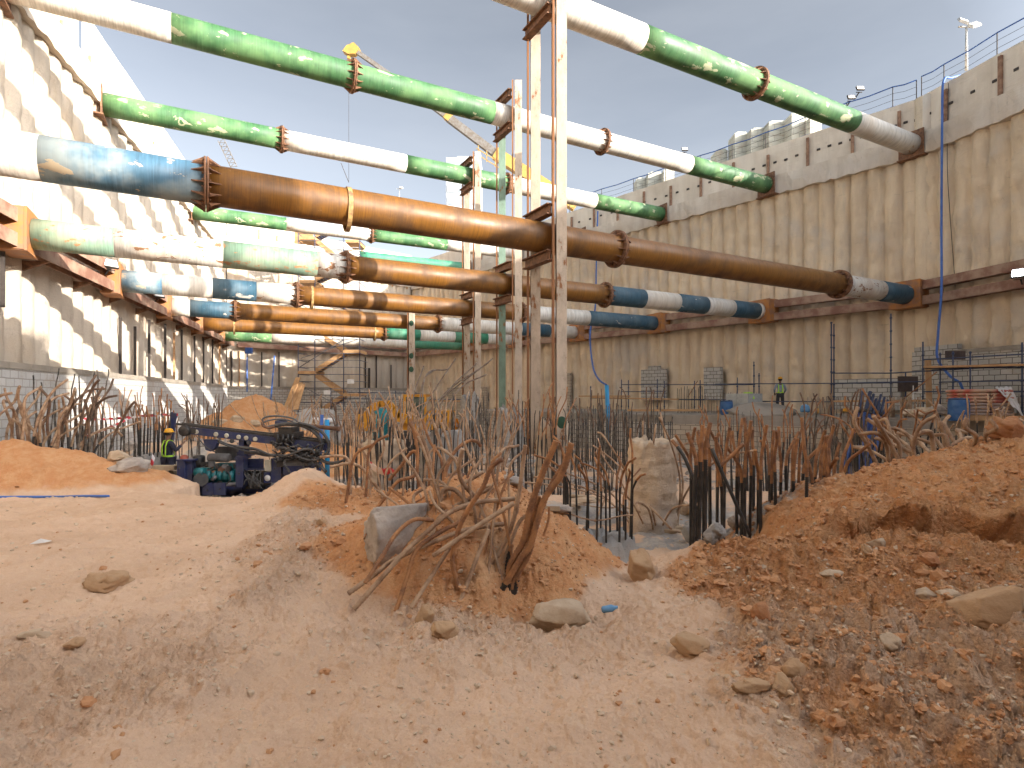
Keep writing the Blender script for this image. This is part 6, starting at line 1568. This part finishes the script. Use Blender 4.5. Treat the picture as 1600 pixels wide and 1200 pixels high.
rock(1465, 640, 18.8, 30, 14, 'slabgrey', 25, 'grey rubble lump next to the barrel', .7, 0, .6)
rock(1420, 645, 18.9, 26, 10, 'rockpale', 26, 'small pale rubble lump below the ladder', .7, 0, .6)
rock(800, 752, 11, 60, 18, 'slabgrey', 27, 'flat grey slab at the foot of the second king posts', .6, .1, 1, name='broken_slab')
rock(775, 722, 13, 80, 14, 'slabgrey', 28, 'wide grey slab behind the arching bars', .6, .1, 1, name='broken_slab')
rock(690, 985, 3.5, 46, 32, 'rock', 29, 'lumpy clod below the tangle of bars, larger one')
rock(665, 962, 3.6, 30, 30, 'rock', 30, 'lumpy clod below the tangle of bars, upper one', facets=.4)
rock(502, 816, 7.2, 20, 10, 'rock', 31, 'small brown stone on the red soil left of the slab')
rock(60, 990, 3.6, 60, 12, 'rockpale', 32, 'flat pale stone sunk in the left sand')
rock(120, 1006, 3.5, 40, 14, 'rock', 33, 'low stone sunk in the left sand by the flat one')
rock(1450, 930, 3.7, 60, 22, 'rockpale', 34, 'flat pale rock just left of the largest boulder', .6, 0, .5)
rock(1485, 928, 3.75, 40, 12, 'rockpale', 35, 'thin white stone behind the largest boulder', .6, 0, .5)
rock(205, 668 + 30, 17.5, 30, 18, 'slabgrey', 36, 'grey lump by the block wall under the tape', facets=.6)
rock(172, 700, 16.5, 34, 16, 'slabgrey', 37, 'dark grey lump in front of the tape', facets=.6)
rock(205, 730, 14.5, 60, 26, 'slabgrey', 38, 'broad grey rubble lump before the pile beside the rig', facets=.5)
rock(184, 715, 15.0, 44, 22, 'rockpale', 39, 'pale rubble lump behind the broad grey one', facets=.5)
rock(345, 660, 21.0, 24, 12, 'rockpale', 40, 'pale boulder at the foot of the sand heap, first of the row', facets=.4)
rock(370, 656, 21.2, 26, 14, 'rockpale', 41, 'pale boulder at the foot of the sand heap, middle of the row', facets=.4)
rock(398, 662, 20.6, 22, 12, 'rockpale', 42, 'pale boulder at the foot of the sand heap, end of the row', facets=.4)
rock(322, 668, 20.4, 24, 12, 'rock', 43, 'brownish boulder left of the pale row under the sand heap', facets=.4)
rock(860, 725, 9.8, 40, 20, 'rockpale', 44, 'pale rubble lump near the nearest king post foot', facets=.5)
def slab_rock():
    Y = 4.3; o = blob('concrete_slab_chunk', P(613, 832, Y) + Vector((0, .12, 0)), .66, .44, .44, 'slabgrey', 61, 'leaning broken grey concrete slab half buried under the tangled bars', 'concrete slab', rough=.12, facets=.3, nu=90, nv=60)
    o.rotation_euler = (R(14), R(-43), R(8))
slab_rock()
m = MB(); m.lathe([(.014, 0), (.022, .01), (.024, .07), (.012, .09), (.009, .11)], 14, P(940, 953, 3.85), Matrix.Rotation(R(80), 3, 'Y')); tag(m.obj('bottle', M['lightblue']), 'crushed pale blue bottle in the gully', 'bottle')
for i, (x0, y0, x1, y1, Y) in enumerate(((1125, 0, 0, 0, 0),)[:0]): pass
for i, (x, y) in enumerate(((725, 744), (724, 752), (722, 758))):
    m = MB(); m.cyl(P(x - 30, y, 9.0 - i * .2), P(x + 2, y - 1, 9.0 - i * .2), .042, 10); tag(m.obj('steel_tube', M['drillrust']), ['brown tube lying on two others behind the cone', 'middle brown tube behind the cone', 'lowest brown tube behind the cone'][i], 'tube', 'tubes lying behind the cone')
# ================================================================ gravel and clods: nobody could count them
def stones(name, label, N, region, mat, smin_, smax_, seed, densf, p_big=3.0):
    rg = np.random.RandomState(seed); pts = []
    ico = bpy.data.meshes.new('tmp'); bm = bmesh.new(); bmesh.ops.create_icosphere(bm, subdivisions=2 if smax_ > .05 else 1, radius=1); bv = np.array([v.co[:] for v in bm.verts]); bf = np.array([[v.index for v in f.verts] for f in bm.faces]); bm.free(); bpy.data.meshes.remove(ico)
    need = N; XY = []
    while need > 0:
        Yr = np.exp(rg.uniform(math.log(region[2]), math.log(region[3]), need * 3)); th = rg.uniform(R(region[0]), R(region[1]), need * 3)
        X = Yr * np.tan(th); keep = rg.rand(need * 3) < densf(X, Yr); X = X[keep][:need]; Yk = Yr[keep][:need]; XY.append(np.stack([X, Yk], -1)); need -= len(X)
    XY = np.concatenate(XY)[:N]; X, Y = XY[:, 0], XY[:, 1]
    h, red, grey, rgh = H(X, Y); z = h + micro(X, Y, rgh, np.hypot(X, Y)) + EYE
    s = smin_ + (smax_ - smin_) * rg.rand(N) ** p_big; s = s * np.clip(.55 + Y / 9, .6, 2.2)
    V = np.empty((N, len(bv), 3)); 
    for i in range(N):
        sc = s[i] * np.array([1, rg.uniform(.6, 1), rg.uniform(.45, .85)]); a = rg.uniform(0, 6.28); c_, s_ = math.cos(a), math.sin(a)
        b = bv * (1 + .22 * rg.randn(len(bv), 1)) * sc; V[i, :, 0] = b[:, 0] * c_ - b[:, 1] * s_ + X[i]; V[i, :, 1] = b[:, 0] * s_ + b[:, 1] * c_ + Y[i]; V[i, :, 2] = b[:, 2] + z[i] + sc[2] * .25
    Fc = (bf[None] + (np.arange(N) * len(bv))[:, None, None]).reshape(-1, 3)
    o = np_mesh(name, V.reshape(-1, 3), Fc, M[mat], False); tag(o, label, kind='stuff'); return o
def dens_rough(X, Y, t=True):
    h, red, grey, rgh = H(X, Y); return np.clip((sstep(.15, .6, red) if t else 1 - .5 * red) * rgh ** 1.6 * (.35 + .65 * sstep(-.15, .3, fbm(X * 1.5, Y * 1.5, 3, 777))), .004, 1)
stones('clods', 'small crumbs of loose red soil', 20000, (-44, 44, 2.0, 10), 'clodred', .005, .026, 1, dens_rough, 5)
stones('gravel', 'pale pebbles scattered through the soil', 9000, (-44, 44, 2.0, 10), 'pebble', .004, .022, 2, lambda X, Y: dens_rough(X, Y, False), 5)
stones('rubble', 'fist sized lumps of sandy soil', 800, (-44, 44, 2.2, 10), 'clodred', .012, .055, 3, dens_rough, 3.6)
stones('foot_gravel', 'small stones over the trampled sand', 1200, (-44, 20, 2.0, 9), 'pebble', .003, .016, 6, lambda X, Y: np.clip(sstep(-.1, .4, fbm(X * 1.2, Y * 1.2, 3, 55)), .05, 1), 4)
stones('far_rubble', 'broken lumps over the pit floor', 5000, (-42, 42, 9.5, 30), 'slabgrey', .015, .06, 4, lambda X, Y: np.clip(sstep(-.1, .4, fbm(X * .7, Y * .7, 3, 99)), .08, 1) * (1 - sstep(.05, .3, H(X, Y)[1])) * sstep(12.5, 14, Y), 3)
# loose boards and splintered lumber in the basin, and a few odds and ends lying on the soil
for i, (a, b, w_, l) in enumerate([((862, 800), (905, 790), .14, 'short grey board left behind the hooped cage'), ((1000, 800), (1062, 830), .16, 'pale board lying behind the hooped cage towards the black bars'), ((880, 775), (940, 783), .12, 'thin board beyond the hooped cage')]):
    ya = hit(*a) or 8; yb_ = hit(*b) or 8; pa = P(*a, ya); pb_ = P(*b, yb_)
    plank(l, Vector((pa.x, pa.y, ground_z(pa.x, pa.y) + .03)), Vector((pb_.x, pb_.y, ground_z(pb_.x, pb_.y) + .03)), w_, .04, 'woodpale')
m = MB(); p = P(62, 851, hit(62, 851)); m.add([p + Vector(v) for v in ((-.07, -.05, .015), (.08, -.03, .03), (.07, .08, .02), (-.04, .06, .05), (0, 0, .06))], [(0, 1, 4), (1, 2, 4), (2, 3, 4), (3, 0, 4), (3, 2, 1, 0)]); tag(m.obj('paper_scrap', M['sheet']), 'scrap of white paper on the smooth sand at the left', 'paper scrap')
# ================================================================ camera, light, sky
cam = bpy.data.cameras.new('camera'); co = bpy.data.objects.new('camera', cam); col.objects.link(co)
co.location = (0, 0, EYE); co.rotation_euler = (R(90), 0, 0)
cam.sensor_width = 36; cam.lens = F / 1600 * 36; cam.shift_y = (HZ - 600) / 1600; cam.clip_end = 8000; cam.clip_start = .05
scene.camera = co
ELEV = R(18.3); hx, hy = .883, -.469
sd = Vector((hx * math.cos(ELEV), hy * math.cos(ELEV), math.sin(ELEV)))
sun = bpy.data.lights.new('sun', 'SUN'); sun.energy = 2.5; sun.angle = R(.5); sun.color = (1, .92, .82)
so = bpy.data.objects.new('sun', sun); col.objects.link(so); so.rotation_mode = 'QUATERNION'; so.rotation_quaternion = sd.to_track_quat('Z', 'Y'); so.location = sd * 100
w = bpy.data.worlds.new('World'); scene.world = w; w.use_nodes = True
nt = w.node_tree; bg = nt.nodes['Background']
sky = nt.nodes.new('ShaderNodeTexSky'); sky.sky_type = 'NISHITA'; sky.sun_disc = False
sky.sun_elevation = ELEV; sky.sun_rotation = math.atan2(hx, hy); sky.altitude = 600; sky.air_density = 1.0; sky.dust_density = 2.5; sky.ozone_density = 1.2
# thin high cloud: world-space noise over the sky colour
tc = nt.nodes.new('ShaderNodeTexCoord'); mp = nt.nodes.new('ShaderNodeMapping'); mp.inputs['Scale'].default_value = (1.2, 1.2, 4.5)
nz = nt.nodes.new('ShaderNodeTexNoise'); nz.inputs['Scale'].default_value = 1.6; nz.inputs['Detail'].default_value = 7; nz.inputs['Roughness'].default_value = .55
mr = nt.nodes.new('ShaderNodeMapRange'); mr.inputs['From Min'].default_value = .40; mr.inputs['From Max'].default_value = .75; mr.inputs['To Max'].default_value = .16
hs = nt.nodes.new('ShaderNodeHueSaturation'); hs.inputs['Saturation'].default_value = .45
mx = nt.nodes.new('ShaderNodeMix'); mx.data_type = 'RGBA'
L = nt.links.new
L(tc.outputs['Generated'], mp.inputs[0]); L(mp.outputs[0], nz.inputs['Vector']); L(nz.outputs['Fac'], mr.inputs['Value'])
L(sky.outputs[0], hs.inputs['Color']); L(hs.outputs[0], mx.inputs[6]); L(mr.outputs[0], mx.inputs[0]); mx.inputs[7].default_value = (4.3, 4.5, 4.8, 1)
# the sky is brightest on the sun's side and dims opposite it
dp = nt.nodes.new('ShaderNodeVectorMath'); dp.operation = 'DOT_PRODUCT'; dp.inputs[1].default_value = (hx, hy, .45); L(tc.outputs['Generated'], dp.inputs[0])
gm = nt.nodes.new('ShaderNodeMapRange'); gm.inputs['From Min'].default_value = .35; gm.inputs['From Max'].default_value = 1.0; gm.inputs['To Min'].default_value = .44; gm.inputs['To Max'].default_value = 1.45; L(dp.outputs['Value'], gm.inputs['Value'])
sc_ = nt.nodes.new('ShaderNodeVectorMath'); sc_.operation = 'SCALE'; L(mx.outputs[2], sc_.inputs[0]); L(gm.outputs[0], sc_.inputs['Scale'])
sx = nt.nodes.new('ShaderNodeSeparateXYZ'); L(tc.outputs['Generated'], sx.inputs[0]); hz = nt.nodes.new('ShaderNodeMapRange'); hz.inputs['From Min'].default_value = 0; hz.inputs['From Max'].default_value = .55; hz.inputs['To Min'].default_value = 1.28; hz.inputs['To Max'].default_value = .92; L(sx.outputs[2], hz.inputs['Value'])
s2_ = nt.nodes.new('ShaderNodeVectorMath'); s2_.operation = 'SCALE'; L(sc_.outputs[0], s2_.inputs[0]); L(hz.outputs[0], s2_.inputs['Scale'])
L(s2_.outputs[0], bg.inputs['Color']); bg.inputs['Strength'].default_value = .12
scene.view_settings.view_transform = 'Standard'; scene.view_settings.look = 'None'; scene.view_settings.gamma = 1; scene.view_settings.exposure = 2.15
scene.render.engine = 'CYCLES'
scene.cycles.max_bounces = 6; scene.cycles.diffuse_bounces = 4; scene.cycles.glossy_bounces = 2; scene.cycles.use_denoising = True
scene.cycles.sample_clamp_indirect = 3.0; scene.cycles.denoising_input_passes = 'RGB_ALBEDO_NORMAL'; scene.cycles.denoising_prefilter = 'ACCURATE'
scene.cycles.use_adaptive_sampling = True; scene.cycles.adaptive_threshold = .02
